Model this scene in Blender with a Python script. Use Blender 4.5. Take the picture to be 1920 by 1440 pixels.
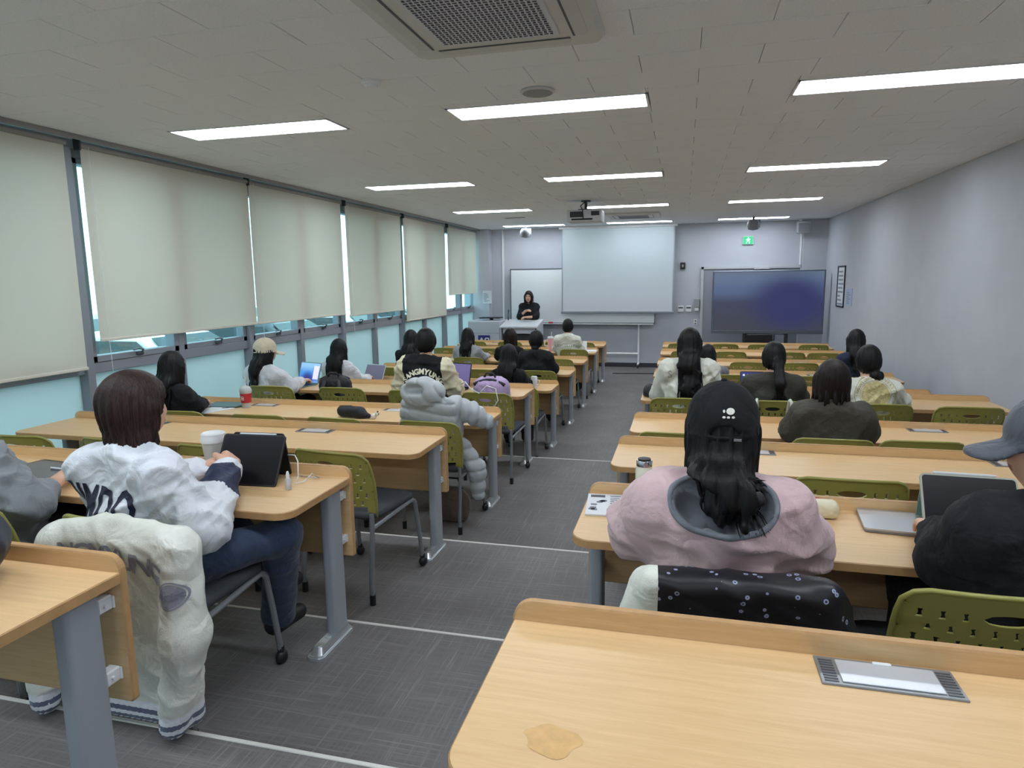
import bpy, bmesh, math, random
import numpy as np
from mathutils import Vector, Matrix
from mathutils.bvhtree import BVHTree
S = bpy.context.scene
C = S.collection
for o in list(bpy.data.objects): bpy.data.objects.remove(o)
rng = random.Random(7)
PI = math.pi

# ------------------------------------------------------------------ camera
CAM_Z = 1.913
YAW, PITCH, ROLL, FPX = 0.252882, 0.156027, -0.013061, 1241.85
cam_d = bpy.data.cameras.new('camera'); cam = bpy.data.objects.new('camera', cam_d); C.objects.link(cam)
_cy, _sy, _cp, _sp = math.cos(YAW), math.sin(YAW), math.cos(PITCH), math.sin(PITCH)
_f = Vector((-_sy*_cp, _cy*_cp, -_sp)); _r = Vector((_cy, _sy, 0)); _u = _r.cross(_f)
_cr, _sr = math.cos(ROLL), math.sin(ROLL)
_r2 = _r*_cr + _u*_sr; _u2 = _u*_cr - _r*_sr
cam.matrix_world = Matrix(((_r2.x, _u2.x, -_f.x, 0), (_r2.y, _u2.y, -_f.y, 0), (_r2.z, _u2.z, -_f.z, CAM_Z), (0, 0, 0, 1)))
cam_d.sensor_width = 36; cam_d.lens = 36*FPX/1920; cam_d.clip_start = 0.05; cam_d.clip_end = 200
S.camera = cam

# ------------------------------------------------------------------ world, exposure
w = bpy.data.worlds.new('world'); S.world = w; w.use_nodes = True
bgn = w.node_tree.nodes['Background']; bgn.inputs[0].default_value = (0.80, 0.93, 1.0, 1); bgn.inputs[1].default_value = 2.4
S.view_settings.view_transform = 'Standard'; S.view_settings.look = 'None'
S.view_settings.gamma = 1; S.view_settings.use_curve_mapping = False
S.view_settings.exposure = 0.35
sun_d = bpy.data.lights.new('car_park_fill_sun', 'SUN'); sun_d.energy = 4.0; sun_d.angle = .05; sun = bpy.data.objects.new('car_park_fill_sun', sun_d); C.objects.link(sun)
sun.rotation_euler = (math.radians(-12), math.radians(38), 0)     # sun added to brighten the car park only, from behind the building
PANEL_POWER = 15.0

# ------------------------------------------------------------------ materials
def lin(c):
    return tuple(((v/255)/12.92 if v/255 <= .04045 else ((v/255+.055)/1.055)**2.4) for v in c)
MATS = {}
def mat(name, rgb, rough=.6, metal=0, var=0., vscale=20, stretch=(1, 1, 1), bump=0., bscale=60, bstretch=(1, 1, 1), emit=None, estr=0, spec=.5, alpha=None, sheen=0, coat=0):
    if name in MATS: return MATS[name]
    m = bpy.data.materials.new(name); m.use_nodes = True; MATS[name] = m
    nt = m.node_tree; b = nt.nodes['Principled BSDF']
    col = lin(rgb)
    b.inputs['Base Color'].default_value = (*col, 1); b.inputs['Roughness'].default_value = rough
    b.inputs['Metallic'].default_value = metal; b.inputs['Specular IOR Level'].default_value = spec
    if sheen: b.inputs['Sheen Weight'].default_value = sheen
    if coat: b.inputs['Coat Weight'].default_value = coat
    if emit: b.inputs['Emission Color'].default_value = (*lin(emit), 1); b.inputs['Emission Strength'].default_value = estr
    if var or bump:
        tc = nt.nodes.new('ShaderNodeTexCoord')
    if var:
        mp = nt.nodes.new('ShaderNodeMapping'); mp.inputs['Scale'].default_value = stretch
        nz = nt.nodes.new('ShaderNodeTexNoise'); nz.inputs['Scale'].default_value = vscale; nz.inputs['Detail'].default_value = 5
        rp = nt.nodes.new('ShaderNodeValToRGB')
        rp.color_ramp.elements[0].position = .3; rp.color_ramp.elements[1].position = .7
        rp.color_ramp.elements[0].color = (*[max(0, v*(1-var)) for v in col], 1)
        rp.color_ramp.elements[1].color = (*[min(1, v*(1+var)) for v in col], 1)
        nt.links.new(tc.outputs['Object'], mp.inputs[0]); nt.links.new(mp.outputs[0], nz.inputs['Vector'])
        nt.links.new(nz.outputs[0], rp.inputs[0]); nt.links.new(rp.outputs[0], b.inputs['Base Color'])
    if bump:
        mp2 = nt.nodes.new('ShaderNodeMapping'); mp2.inputs['Scale'].default_value = bstretch
        n2 = nt.nodes.new('ShaderNodeTexNoise'); n2.inputs['Scale'].default_value = bscale; n2.inputs['Detail'].default_value = 3
        bp = nt.nodes.new('ShaderNodeBump'); bp.inputs['Strength'].default_value = bump; bp.inputs['Distance'].default_value = .004
        nt.links.new(tc.outputs['Object'], mp2.inputs[0]); nt.links.new(mp2.outputs[0], n2.inputs['Vector'])
        nt.links.new(n2.outputs[0], bp.inputs['Height']); nt.links.new(bp.outputs[0], b.inputs['Normal'])
    return m

def wood_mat(name, c0, c1):
    m = bpy.data.materials.new(name); m.use_nodes = True; nt = m.node_tree; b = nt.nodes['Principled BSDF']
    tc = nt.nodes.new('ShaderNodeTexCoord')
    mp = nt.nodes.new('ShaderNodeMapping'); mp.inputs['Scale'].default_value = (.55, 9, 9)
    nz = nt.nodes.new('ShaderNodeTexNoise'); nz.inputs['Scale'].default_value = 7; nz.inputs['Detail'].default_value = 7; nz.inputs['Distortion'].default_value = .8
    mp2 = nt.nodes.new('ShaderNodeMapping'); mp2.inputs['Scale'].default_value = (3, 60, 60)
    n2 = nt.nodes.new('ShaderNodeTexNoise'); n2.inputs['Scale'].default_value = 5; n2.inputs['Detail'].default_value = 4
    ad = nt.nodes.new('ShaderNodeMath'); ad.operation = 'MULTIPLY_ADD'; ad.inputs[1].default_value = .45; 
    rp = nt.nodes.new('ShaderNodeValToRGB'); e = rp.color_ramp.elements
    e[0].position = .42; e[0].color = (*lin(c0), 1); e[1].position = .92; e[1].color = (*lin(c1), 1)
    L = nt.links.new
    L(tc.outputs['Object'], mp.inputs[0]); L(mp.outputs[0], nz.inputs['Vector'])
    L(tc.outputs['Object'], mp2.inputs[0]); L(mp2.outputs[0], n2.inputs['Vector'])
    L(n2.outputs[0], ad.inputs[0]); L(nz.outputs[0], ad.inputs[2]); L(ad.outputs[0], rp.inputs[0]); L(rp.outputs[0], b.inputs['Base Color'])
    b.inputs['Roughness'].default_value = .38; b.inputs['Specular IOR Level'].default_value = .45
    MATS[name] = m; return m

def glass_mat(name, tint, gloss=.12):
    m = bpy.data.materials.new(name); m.use_nodes = True; nt = m.node_tree; nt.nodes.remove(nt.nodes['Principled BSDF'])
    t = nt.nodes.new('ShaderNodeBsdfTransparent'); t.inputs[0].default_value = (*tint, 1)
    g = nt.nodes.new('ShaderNodeBsdfGlossy'); g.inputs['Roughness'].default_value = .03
    mx = nt.nodes.new('ShaderNodeMixShader'); mx.inputs[0].default_value = gloss
    nt.links.new(t.outputs[0], mx.inputs[1]); nt.links.new(g.outputs[0], mx.inputs[2])
    nt.links.new(mx.outputs[0], nt.nodes['Material Output'].inputs[0]); MATS[name] = m; return m
def translucent_mat(name, refl, trans, fac, rough_bump=0):
    m = bpy.data.materials.new(name); m.use_nodes = True; nt = m.node_tree; nt.nodes.remove(nt.nodes['Principled BSDF'])
    d = nt.nodes.new('ShaderNodeBsdfDiffuse'); d.inputs[0].default_value = (*lin(refl), 1)
    t = nt.nodes.new('ShaderNodeBsdfTranslucent'); t.inputs[0].default_value = (*lin(trans), 1)
    mx = nt.nodes.new('ShaderNodeMixShader'); mx.inputs[0].default_value = fac
    nt.links.new(d.outputs[0], mx.inputs[1]); nt.links.new(t.outputs[0], mx.inputs[2])
    nt.links.new(mx.outputs[0], nt.nodes['Material Output'].inputs[0]); MATS[name] = m; return m

# ------------------------------------------------------------------ mesh helpers
class MB:
    def __init__(s): s.v = []; s.f = []; s.m = []; s.mi = 0
    def add(s, v, f):
        n = len(s.v); s.v += [tuple(p) for p in v]; s.f += [tuple(i+n for i in q) for q in f]; s.m += [s.mi]*len(f); return s
    def box(s, x0, x1, y0, y1, z0, z1, b=0, seg=1):
        v = [(x, y, z) for z in (z0, z1) for y in (y0, y1) for x in (x0, x1)]
        f = [(0, 2, 3, 1), (4, 5, 7, 6), (0, 1, 5, 4), (2, 6, 7, 3), (0, 4, 6, 2), (1, 3, 7, 5)]
        if b <= 0: return s.add(v, f)
        bm = bmesh.new(); vs = [bm.verts.new(p) for p in v]
        for q in f: bm.faces.new([vs[i] for i in q])
        bmesh.ops.bevel(bm, geom=bm.edges[:], offset=b, segments=seg, affect='EDGES', profile=.5)
        bm.verts.index_update(); s.add([p.co[:] for p in bm.verts], [[p.index for p in q.verts] for q in bm.faces]); bm.free(); return s
    def tube(s, pts, r, seg=8, cap=True, closed=False):
        pts = [Vector(p) for p in pts]; n = len(pts); rings = []
        rs = r if isinstance(r, (list, tuple)) else [r]*n
        up = None
        for i, p in enumerate(pts):
            a = pts[max(0, i-1)] if not closed else pts[i-1]; c = pts[min(n-1, i+1)] if not closed else pts[(i+1) % n]
            d = (c-a).normalized()
            if up is None:
                up = Vector((0, 0, 1)) if abs(d.z) < .9 else Vector((1, 0, 0))
            x = d.cross(up)
            if x.length < 1e-5: x = d.cross(Vector((0, 1, 0)))
            x.normalize(); y = x.cross(d).normalized(); up = y
            rings.append([p + (x*math.cos(t)+y*math.sin(t))*rs[i] for t in [2*PI*k/seg for k in range(seg)]])
        v = [q for rg in rings for q in rg]; f = []
        for i in range(n-1 if not closed else n):
            for k in range(seg):
                a, b2 = i*seg+k, i*seg+(k+1) % seg; j = (i+1) % n
                f.append((a, b2, j*seg+(k+1) % seg, j*seg+k))
        if cap and not closed: f += [tuple(range(seg))[::-1], tuple((n-1)*seg+k for k in range(seg))]
        return s.add(v, f)
    def cyl(s, c, r, h, axis='z', seg=20, r2=None):
        a = {'x': Vector((1, 0, 0)), 'y': Vector((0, 1, 0)), 'z': Vector((0, 0, 1))}[axis]; c = Vector(c)
        return s.tube([c, c+a*h], [r, r if r2 is None else r2], seg)
    def lathe(s, prof, c=(0, 0, 0), seg=24):
        v = []; f = []; n = len(prof)
        for r, z in prof:
            for k in range(seg):
                t = 2*PI*k/seg; v.append((c[0]+r*math.cos(t), c[1]+r*math.sin(t), c[2]+z))
        for i in range(n-1):
            for k in range(seg):
                a, b2 = i*seg+k, i*seg+(k+1) % seg; f.append((a, b2, b2+seg, a+seg))
        f += [tuple(range(seg))[::-1], tuple((n-1)*seg+k for k in range(seg))]
        return s.add(v, f)
    def prism(s, poly, h0, h1, axis='z', rim=None):
        # poly in the two other axes (x,y) for z, (x,z) for y, (y,z) for x
        def P(p, h): return {'z': (p[0], p[1], h), 'y': (p[0], h, p[1]), 'x': (h, p[0], p[1])}[axis]
        n = len(poly); v = [P(p, h0) for p in poly]+[P(p, h1) for p in poly]
        s.add(v, [tuple(range(n))[::-1], tuple(range(n, 2*n))])
        o = s.mi
        if rim is not None: s.mi = rim
        k = len(s.v)-2*n
        s.f += [(k+i, k+(i+1) % n, k+n+(i+1) % n, k+n+i) for i in range(n)]; s.m += [s.mi]*n; s.mi = o
        return s
    def sphere(s, c, r, seg=14, rg=9, sc=(1, 1, 1)):
        prof = [(max(1e-4, math.sin(PI*i/rg))*r, -math.cos(PI*i/rg)*r) for i in range(rg+1)]
        n = len(s.v); s.lathe(prof, (0, 0, 0), seg)
        s.v[n:] = [(c[0]+p[0]*sc[0], c[1]+p[1]*sc[1], c[2]+p[2]*sc[2]) for p in s.v[n:]]; return s
    def xf(s, M, start=0):
        s.v[start:] = [tuple(M @ Vector(p)) for p in s.v[start:]]; return s
    def mesh(s, name, mats, smooth=False, fixn=True):
        me = bpy.data.meshes.new(name); me.from_pydata(s.v, [], s.f)
        for m in (mats if isinstance(mats, (list, tuple)) else [mats]): me.materials.append(m)
        me.polygons.foreach_set('material_index', s.m)
        if fixn:
            bm = bmesh.new(); bm.from_mesh(me); bmesh.ops.recalc_face_normals(bm, faces=bm.faces[:]); bm.to_mesh(me); bm.free()
        if smooth == 'auto':
            me.polygons.foreach_set('use_smooth', [True]*len(me.polygons))
            try: me.set_sharp_from_angle(angle=math.radians(35))
            except Exception: pass
        elif smooth: me.polygons.foreach_set('use_smooth', [True]*len(me.polygons))
        me.update(); return me
    def build(s, name, mats, parent=None, smooth='auto', loc=None, rot=None, label=None):
        o = bpy.data.objects.new(name, s.mesh(name, mats, smooth)); C.objects.link(o)
        if parent: o.parent = parent
        if loc is not None: o.location = loc
        if rot is not None: o.rotation_euler = rot
        if label: o['label'] = label
        return o
def tag(o, label, cat, group=None, kind=None):
    if label: o['label'] = label
    if cat: o['category'] = cat
    if group: o['group'] = group
    if kind: o['kind'] = kind
    return o
def struct(o): o['kind'] = 'structure'; return o
def thing(name, label, cat, loc=(0, 0, 0), rz=0, group=None):
    o = bpy.data.objects.new(name, None); C.objects.link(o); o.location = loc; o.rotation_euler = (0, 0, rz)
    o.empty_display_size = .1
    return tag(o, label, cat, group)
def dup(root, loc, rz, label, group=None):
    def cp(o, par):
        c = o.copy(); C.objects.link(c); c.parent = par
        for ch in o.children: cp(ch, c)
        return c
    r = cp(root, None); r.location = loc; r.rotation_euler = (0, 0, rz); r['label'] = label
    if group: r['group'] = group
    return r
def rrect(x0, x1, y0, y1, r, n=5):
    # rounded rectangle; r = radius or 4 radii (x0y0, x1y0, x1y1, x0y1)
    rs = r if isinstance(r, (list, tuple)) else [r]*4; out = []
    for (cx, cy, a0), q in zip([(x0, y0, PI), (x1, y0, 1.5*PI), (x1, y1, 0), (x0, y1, .5*PI)], rs):
        sx = 1 if cx == x0 else -1; sy = 1 if cy == y0 else -1
        if q <= 0: out.append((cx, cy)); continue
        for k in range(n+1):
            t = a0+.5*PI*k/n; out.append((cx+sx*q+q*math.cos(t), cy+sy*q+q*math.sin(t)))
    return out
def ordw(n): return ['', 'first', 'second', 'third', 'fourth', 'fifth', 'sixth', 'seventh', 'eighth', 'ninth', 'tenth'][n]

def text_mesh(body, size=1, bold=0., extrude=0., spacing=1.):
    cu = bpy.data.curves.new('t', 'FONT'); cu.body = body; cu.size = size; cu.offset = bold; cu.extrude = extrude
    cu.align_x = 'CENTER'; cu.align_y = 'CENTER'; cu.space_character = spacing; cu.resolution_u = 3
    o = bpy.data.objects.new('t', cu); C.objects.link(o)
    dg = bpy.context.evaluated_depsgraph_get(); me = bpy.data.meshes.new_from_object(o.evaluated_get(dg))
    v = [tuple(p.co) for p in me.vertices]; f = [tuple(p.vertices) for p in me.polygons]
    bpy.data.objects.remove(o); bpy.data.curves.remove(cu); bpy.data.meshes.remove(me)
    return v, f
def flat_text(name, body, size, m, parent, M, bold=0.):
    v, f = text_mesh(body, size, bold); b = MB(); b.add(v, f); b.xf(M); return b.build(name, m, parent, smooth=False)

M_wood = wood_mat('desk_wood', (211, 173, 124), (225, 189, 141))
M_wood_edge = mat('desk_edge', (186, 145, 98), .5, var=.08, vscale=30)
M_steel = mat('grey_painted_steel', (158, 163, 170), .45, .1)
M_silver = mat('silver_foot', (205, 209, 213), .28, .75)
M_white_plastic = mat('white_plastic', (226, 228, 230), .45)
M_olive = mat('olive_plastic', (152, 149, 78), .42, var=.06, vscale=8)
M_seat = mat('seat_fabric', (58, 62, 68), .85, var=.15, vscale=300, bump=.3, bscale=400)
M_black = mat('black_plastic', (24, 25, 27), .45)
M_darkmetal = mat('dark_metal', (70, 72, 76), .4, .5)
M_wall = mat('wall_paint', (186, 189, 198), .75, var=.03, vscale=3, bump=.08, bscale=250)
M_frame = mat('window_aluminium', (142, 145, 155), .5, .15)
M_white = mat('white_paint', (232, 234, 236), .5)
M_chrome = mat('chrome', (190, 192, 195), .18, 1)

F0, F1, F2, F3, F4 = 0.0, .167, .279, .374, .482
ROWY = dict(zip(range(1, 11), [1.325, 2.54, 3.75, 5.01, 6.23, 7.56, 8.82, 10.04, 11.33, 12.53]))
LEV = {1: F4, 2: F3, 3: F2, 4: F1, 5: F1, 6: 0, 7: 0, 8: 0, 9: 0, 10: 0}
XL, XR, YB, YF, ZC = -4.57, 2.72, -2.6, 14.57, 3.019
TOP = .70
# ------------------------------------------------------------------ floor: four shallow steps
def floor_mat():
    m = bpy.data.materials.new('woven_vinyl'); m.use_nodes = True; nt = m.node_tree; b = nt.nodes['Principled BSDF']; L = nt.links.new
    tc = nt.nodes.new('ShaderNodeTexCoord'); geo = nt.nodes.new('ShaderNodeNewGeometry')
    hs = []
    for sc, sd in (((2.2, 75, 1), 5.), ((75, 2.2, 1), 5.)):
        mp = nt.nodes.new('ShaderNodeMapping'); mp.inputs['Scale'].default_value = sc
        nz = nt.nodes.new('ShaderNodeTexNoise'); nz.inputs['Scale'].default_value = 1.6; nz.inputs['Detail'].default_value = 4; nz.inputs['Roughness'].default_value = .65
        L(geo.outputs['Position'], mp.inputs[0]); L(mp.outputs[0], nz.inputs['Vector']); hs.append(nz)
    mx = nt.nodes.new('ShaderNodeMath'); mx.operation = 'MAXIMUM'; L(hs[0].outputs[0], mx.inputs[0]); L(hs[1].outputs[0], mx.inputs[1])
    big = nt.nodes.new('ShaderNodeTexNoise'); big.inputs['Scale'].default_value = 1.7; big.inputs['Detail'].default_value = 3; L(geo.outputs['Position'], big.inputs['Vector'])
    rp = nt.nodes.new('ShaderNodeValToRGB'); e = rp.color_ramp.elements
    e[0].position = .44; e[0].color = (*lin((98, 95, 95)), 1); e[1].position = .82; e[1].color = (*lin((142, 140, 140)), 1)
    k = rp.color_ramp.elements.new(.58); k.color = (*lin((108, 105, 105)), 1)
    L(mx.outputs[0], rp.inputs[0])
    rb = nt.nodes.new('ShaderNodeMapRange'); rb.inputs['From Min'].default_value = .3; rb.inputs['From Max'].default_value = .7
    rb.inputs['To Min'].default_value = .88; rb.inputs['To Max'].default_value = 1.1; L(big.outputs[0], rb.inputs[0])
    mu = nt.nodes.new('ShaderNodeMix'); mu.data_type = 'RGBA'; mu.blend_type = 'MULTIPLY'; mu.inputs[0].default_value = 1
    L(rp.outputs[0], mu.inputs[6]); L(rb.outputs[0], mu.inputs[7]); L(mu.outputs[2], b.inputs['Base Color'])
    b.inputs['Roughness'].default_value = .55; b.inputs['Specular IOR Level'].default_value = .35
    return m
M_floor = floor_mat()
STEPS = [1.62, 2.56, 3.785, 6.24]
fl = MB()
ys = [YB]+STEPS+[YF]; zs = [F4, F3, F2, F1, F0]
for i in range(5): fl.box(XL-.05, XR+.05, ys[i], ys[i+1], -.2, zs[i])
struct(fl.build('floor', M_floor, smooth=False))
M_strip = mat('step_nosing', (206, 204, 198), .4)
for i, y in enumerate(STEPS):
    struct(MB().box(XL, XR, y-.012, y+.004, zs[i]-.012, zs[i]+.004, .002).build('trim_%d' % (i+1), M_strip))

# ------------------------------------------------------------------ walls
struct(MB().box(XR, XR+.15, YB, YF+.3, -.2, ZC+.2).build('wall_right', M_wall, smooth=False))
struct(MB().box(XL-.3, XR, YF, YF+.15, -.2, ZC+.2).build('wall_front', M_wall, smooth=False))
struct(MB().box(XL-.3, XR+.15, YB-.15, YB, -.2, ZC+.2).build('wall_back', M_wall, smooth=False))
struct(MB().box(XL, -4.19, 14.30, YF, 0, ZC).build('wall_pier', M_wall, smooth=False))
struct(MB().box(2.28, XR, 14.42, YF, 0, ZC).build('wall_pilaster', M_wall, smooth=False))
M_base = mat('baseboard_dark', (52, 54, 62), .5)
struct(MB().box(-4.19, .33, YF-.015, YF, 0, .09, .003).build('baseboard_front', M_base))
for n, (y0, y1, z) in enumerate([(YB, 1.62, F4), (1.62, 2.56, F3), (2.56, 3.785, F2), (3.785, 6.24, F1), (6.24, 14.4, F0)]):
    pass
struct(MB().box(XR-.015, XR, 6.26, 14.4, 0, .09, .003).build('baseboard_right', M_base))
# left wall: stub above the windows
struct(MB().box(XL-.2, XL, YB, YF, 2.93, ZC+.2).build('wall_left', M_wall, smooth=False))

# ------------------------------------------------------------------ ceiling with staggered 600 x 300 tiles
M_tile = mat('ceiling_tile', (232, 235, 240), .9, var=.05, vscale=120, stretch=(1, 1, 1), bump=.35, bscale=160, bstretch=(1, .4, 1))
ceil = struct(MB().box(XL-.2, XR+.15, YB-.1, YF+.1, ZC+.012, ZC+.15).build('ceiling', mat('ceiling_gap', (120, 118, 116), .9), smooth=False))
def tile_mb(w_, d_):
    b = MB(); t = .0012
    return b.box(-w_/2+t, w_/2-t, -d_/2+t, d_/2-t, 0, .014, .0025)
tme = {}
tiles = []
HOLES = []   # rectangles kept free of tiles
LIGHTS = [(xa, 4.304+3.1037*i) for xa in (-3.693, -1.538, .611) for i in range(-2, 4)]
for x, y in LIGHTS: HOLES.append((x-.005, x+1.30, y-.005, y+.33))
row = 0; y = YB
y = 3.0-.3*math.ceil((3.0-YB)/.3)
r0 = round((y-3.0)/.3)
while y < YF:
    off = -.25 if (round((y-3.0)/.3) % 2 == 0) else -.55
    x = off-.6*math.ceil((off-XL)/.6)
    while x < XR:
        a, b_, c_, d_ = max(x, XL), min(x+.6, XR), max(y, YB), min(y+.3, YF)
        if b_-a > .02 and d_-c_ > .02: tiles.append((a, b_, c_, d_))
        x += .6
    y += .3
def in_view(t):
    cx, cy = (t[0]+t[1])/2, (t[2]+t[3])/2
    p = Vector((cx, cy, ZC-CAM_Z)); d = p.dot(_f)
    if d < .3: return None
    u, v_ = p.dot(_r2)/d*FPX, p.dot(_u2)/d*FPX
    if abs(u) > 1010 or abs(v_) > 770: return None
    return d
vis = sorted([(in_view(t), t) for t in tiles if in_view(t)], key=lambda q: q[0])
front = set(t for _, t in vis[:290]); rest = MB()
for t in tiles:
    # clip against light recesses: split into the strips left and right, front and behind
    pieces = [t]
    for h in HOLES:
        nxt = []
        for (a, b_, c_, d_) in pieces:
            if b_ <= h[0] or a >= h[1] or d_ <= h[2] or c_ >= h[3]: nxt.append((a, b_, c_, d_)); continue
            if a < h[0]: nxt.append((a, h[0], c_, d_))
            if b_ > h[1]: nxt.append((h[1], b_, c_, d_))
            a2, b2 = max(a, h[0]), min(b_, h[1])
            if c_ < h[2]: nxt.append((a2, b2, c_, h[2]))
            if d_ > h[3]: nxt.append((a2, b2, h[3], d_))
        pieces = nxt
    for (a, b_, c_, d_) in pieces:
        w_, dd = round(b_-a, 4), round(d_-c_, 4)
        if w_ < .008 or dd < .008: continue
        if t in front:
            if (w_, dd) not in tme: tme[(w_, dd)] = tile_mb(w_, dd).mesh('ceiling_tile', M_tile)
            o = bpy.data.objects.new('ceiling_tile', tme[(w_, dd)]); C.objects.link(o); o.parent = ceil
            o.location = ((a+b_)/2, (c_+d_)/2, ZC+rng.uniform(-.0008, .0008))
        else:
            rest.box(a+.0012, b_-.0012, c_+.0012, d_-.0012, ZC, ZC+.014)
o = rest.build('ceiling_tiles_rest', M_tile, ceil, smooth=False); o['kind'] = 'stuff'

# ------------------------------------------------------------------ ceiling light panels
M_lamp = mat('lamp_diffuser', (250, 252, 255), .5, emit=(238, 247, 255), estr=PANEL_POWER)
names = ['window side', 'middle', 'door side']
for k, (x, y) in enumerate(LIGHTS):
    c, i = divmod(k, 6)
    t = thing('ceiling_light', 'long white ceiling light panel, %s of the %s column' % (['above and behind the camera', 'just above the camera', 'nearest in view', 'second in view', 'third in view', 'last in view'][i], names[c]), 'ceiling light', (x+.645, y+.16, ZC), 0, 'flat ceiling light panels')
    fr = MB(); a, b_ = .648, .163
    for q in ((-a, -a+.014, -b_, b_), (a-.014, a, -b_, b_), (-a, a, -b_, -b_+.014), (-a, a, b_-.014, b_)): fr.box(*q, -.004, .014)
    fr.build('frame', M_white, t, smooth=False)
    MB().box(-a+.012, a-.012, -b_+.012, b_-.012, -.001, .011).build('diffuser', M_lamp, t, smooth=False)

# ------------------------------------------------------------------ left glazing
M_clear = glass_mat('clear_tinted_glass', (.74, .96, .97))
M_frost = translucent_mat('frosted_film', (194, 212, 213), (208, 227, 227), .55)
M_blind = translucent_mat('roller_blind', (212, 209, 196), (222, 218, 202), .13)
MUL = [-1.66, -.92]+[.1+1.0225*k for k in range(14)]+[14.27]
MUL = [YB+.03]+[4.205+1.0225*k for k in range(-5, 11)]
win = struct(bpy.data.objects.new('window_1', None)); C.objects.link(win)
b = MB()
for k, y in enumerate(MUL): b.box(XL-.10, XL+.03, y-.035, y+.035, 0, 2.95, .004); 
for j, y in enumerate(MUL):
    MB().box(XL-.10, XL+(.05 if j % 2 == 0 else .03), y-.035, y+.035, 0, 2.95, .004).build('mullion', M_frame, win)
b = MB().box(XL-.10, XL+.02, YB, 14.3, 1.215, 1.30, .004); b.build('transom', M_frame, win)
MB().box(XL-.10, XL+.02, YB, 14.3, 0, .10, .004).build('bottom_rail', M_frame, win)
MB().box(XL-.10, XL+.02, YB, 14.3, 2.88, 2.95, .004).build('top_rail', M_frame, win)
sash_me = handle_me = None
for i in range(len(MUL)-1):
    y0, y1 = MUL[i]+.035, MUL[i+1]-.035
    MB().box(XL-.045, XL-.037, y0, y1, .10, 1.215).build('frosted_pane', M_frost, win, smooth=False)
    MB().box(XL-.052, XL-.046, y0+.05, y1-.05, 1.35, 2.84).build('clear_pane', M_clear, win, smooth=False)
    s_ = MB()
    for q in ((y0, y1, 1.30, 1.352), (y0, y1, 2.835, 2.88), (y0, y0+.055, 1.30, 2.88), (y1-.055, y1, 1.30, 2.88)):
        s_.box(XL-.075, XL+(.012 if i % 2 else .028), *q, .004)
    sh = s_.build('sash', M_frame, win)
    h = MB(); ym = (y0+y1)/2
    h.box(XL+.01, XL+.05, ym-.035, ym+.035, 1.315, 1.35, .006); h.tube([(XL+.045, ym+.01, 1.335), (XL+.07, ym+.005, 1.365), (XL+.072, ym-.05, 1.375), (XL+.07, ym-.10, 1.37)], .008, 6)
    h.build('handle', mat('handle_grey', (92, 95, 104), .4, .4), sh)
# roller blinds
BL = [(-.05, 1.98, 1.32), (2.06, 4.13, 1.285), (4.27, 6.285, 1.49), (6.30, 8.25, 1.49), (8.37, 10.2, 1.46), (10.31, 12.25, 1.268), (12.43, 14.26, 1.648)]
for i, (y0, y1, z) in enumerate(BL):
    where = ['hanging behind the camera, mostly out of frame', 'at the left edge of the photo, hanging low', 'right of the first gap of daylight', 'in the middle of the window wall', 'third before the front pier', 'hanging lowest near the front', 'shortest, next to the front pier'][i]
    t = thing('roller_blind', 'beige fabric roller blind %s' % where, 'roller blind', (XL+.10, (y0+y1)/2, z), 0, 'roller blinds on the window wall')
    hw = (y1-y0)/2; top = 2.985-z
    fb = MB(); n = 24; vv = []; ff = []
    for j in range(13):
        for k in range(n+1):
            yy = -hw+2*hw*k/n; zz = top*j/12
            wv = .006*math.sin(yy*3.1+i)*(1-j/12)+.0035*math.sin(yy*9+zz*2+i*2)*(1-j/12)
            vv.append((wv, yy, zz))
    for j in range(12):
        for k in range(n): q = j*(n+1)+k; ff.append((q, q+1, q+n+2, q+n+1))
    fb.add(vv, ff).build('fabric', M_blind, t, smooth=True)
    MB().box(-.009, .009, -hw, hw, -.022, .002, .004).build('bottom_bar', mat('blind_bar', (216, 213, 200), .6), t)
    MB().tube([(0, -hw-.01, top-.02), (0, hw+.01, top-.02)], .022, 12).build('roller', mat('blind_tube', (150, 150, 148), .6), t)
    MB().box(-.03, .03, -hw-.03, -hw-.012, top-.06, top+.03, .003).build('bracket', M_darkmetal, t)
    MB().tube([(.03, -hw+.05, top-.03), (.032, -hw+.05, .4), (.034, -hw+.055, -.30)], .0022, 5).build('pull_cord', M_white_plastic, t)
# pocket trim along the ceiling
struct(MB().box(XL+.17, XL+.19, YB, 14.3, ZC-.035, ZC+.012, .003).build('trim_5', mat('trim_grey', (150, 150, 152), .5)))
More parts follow.
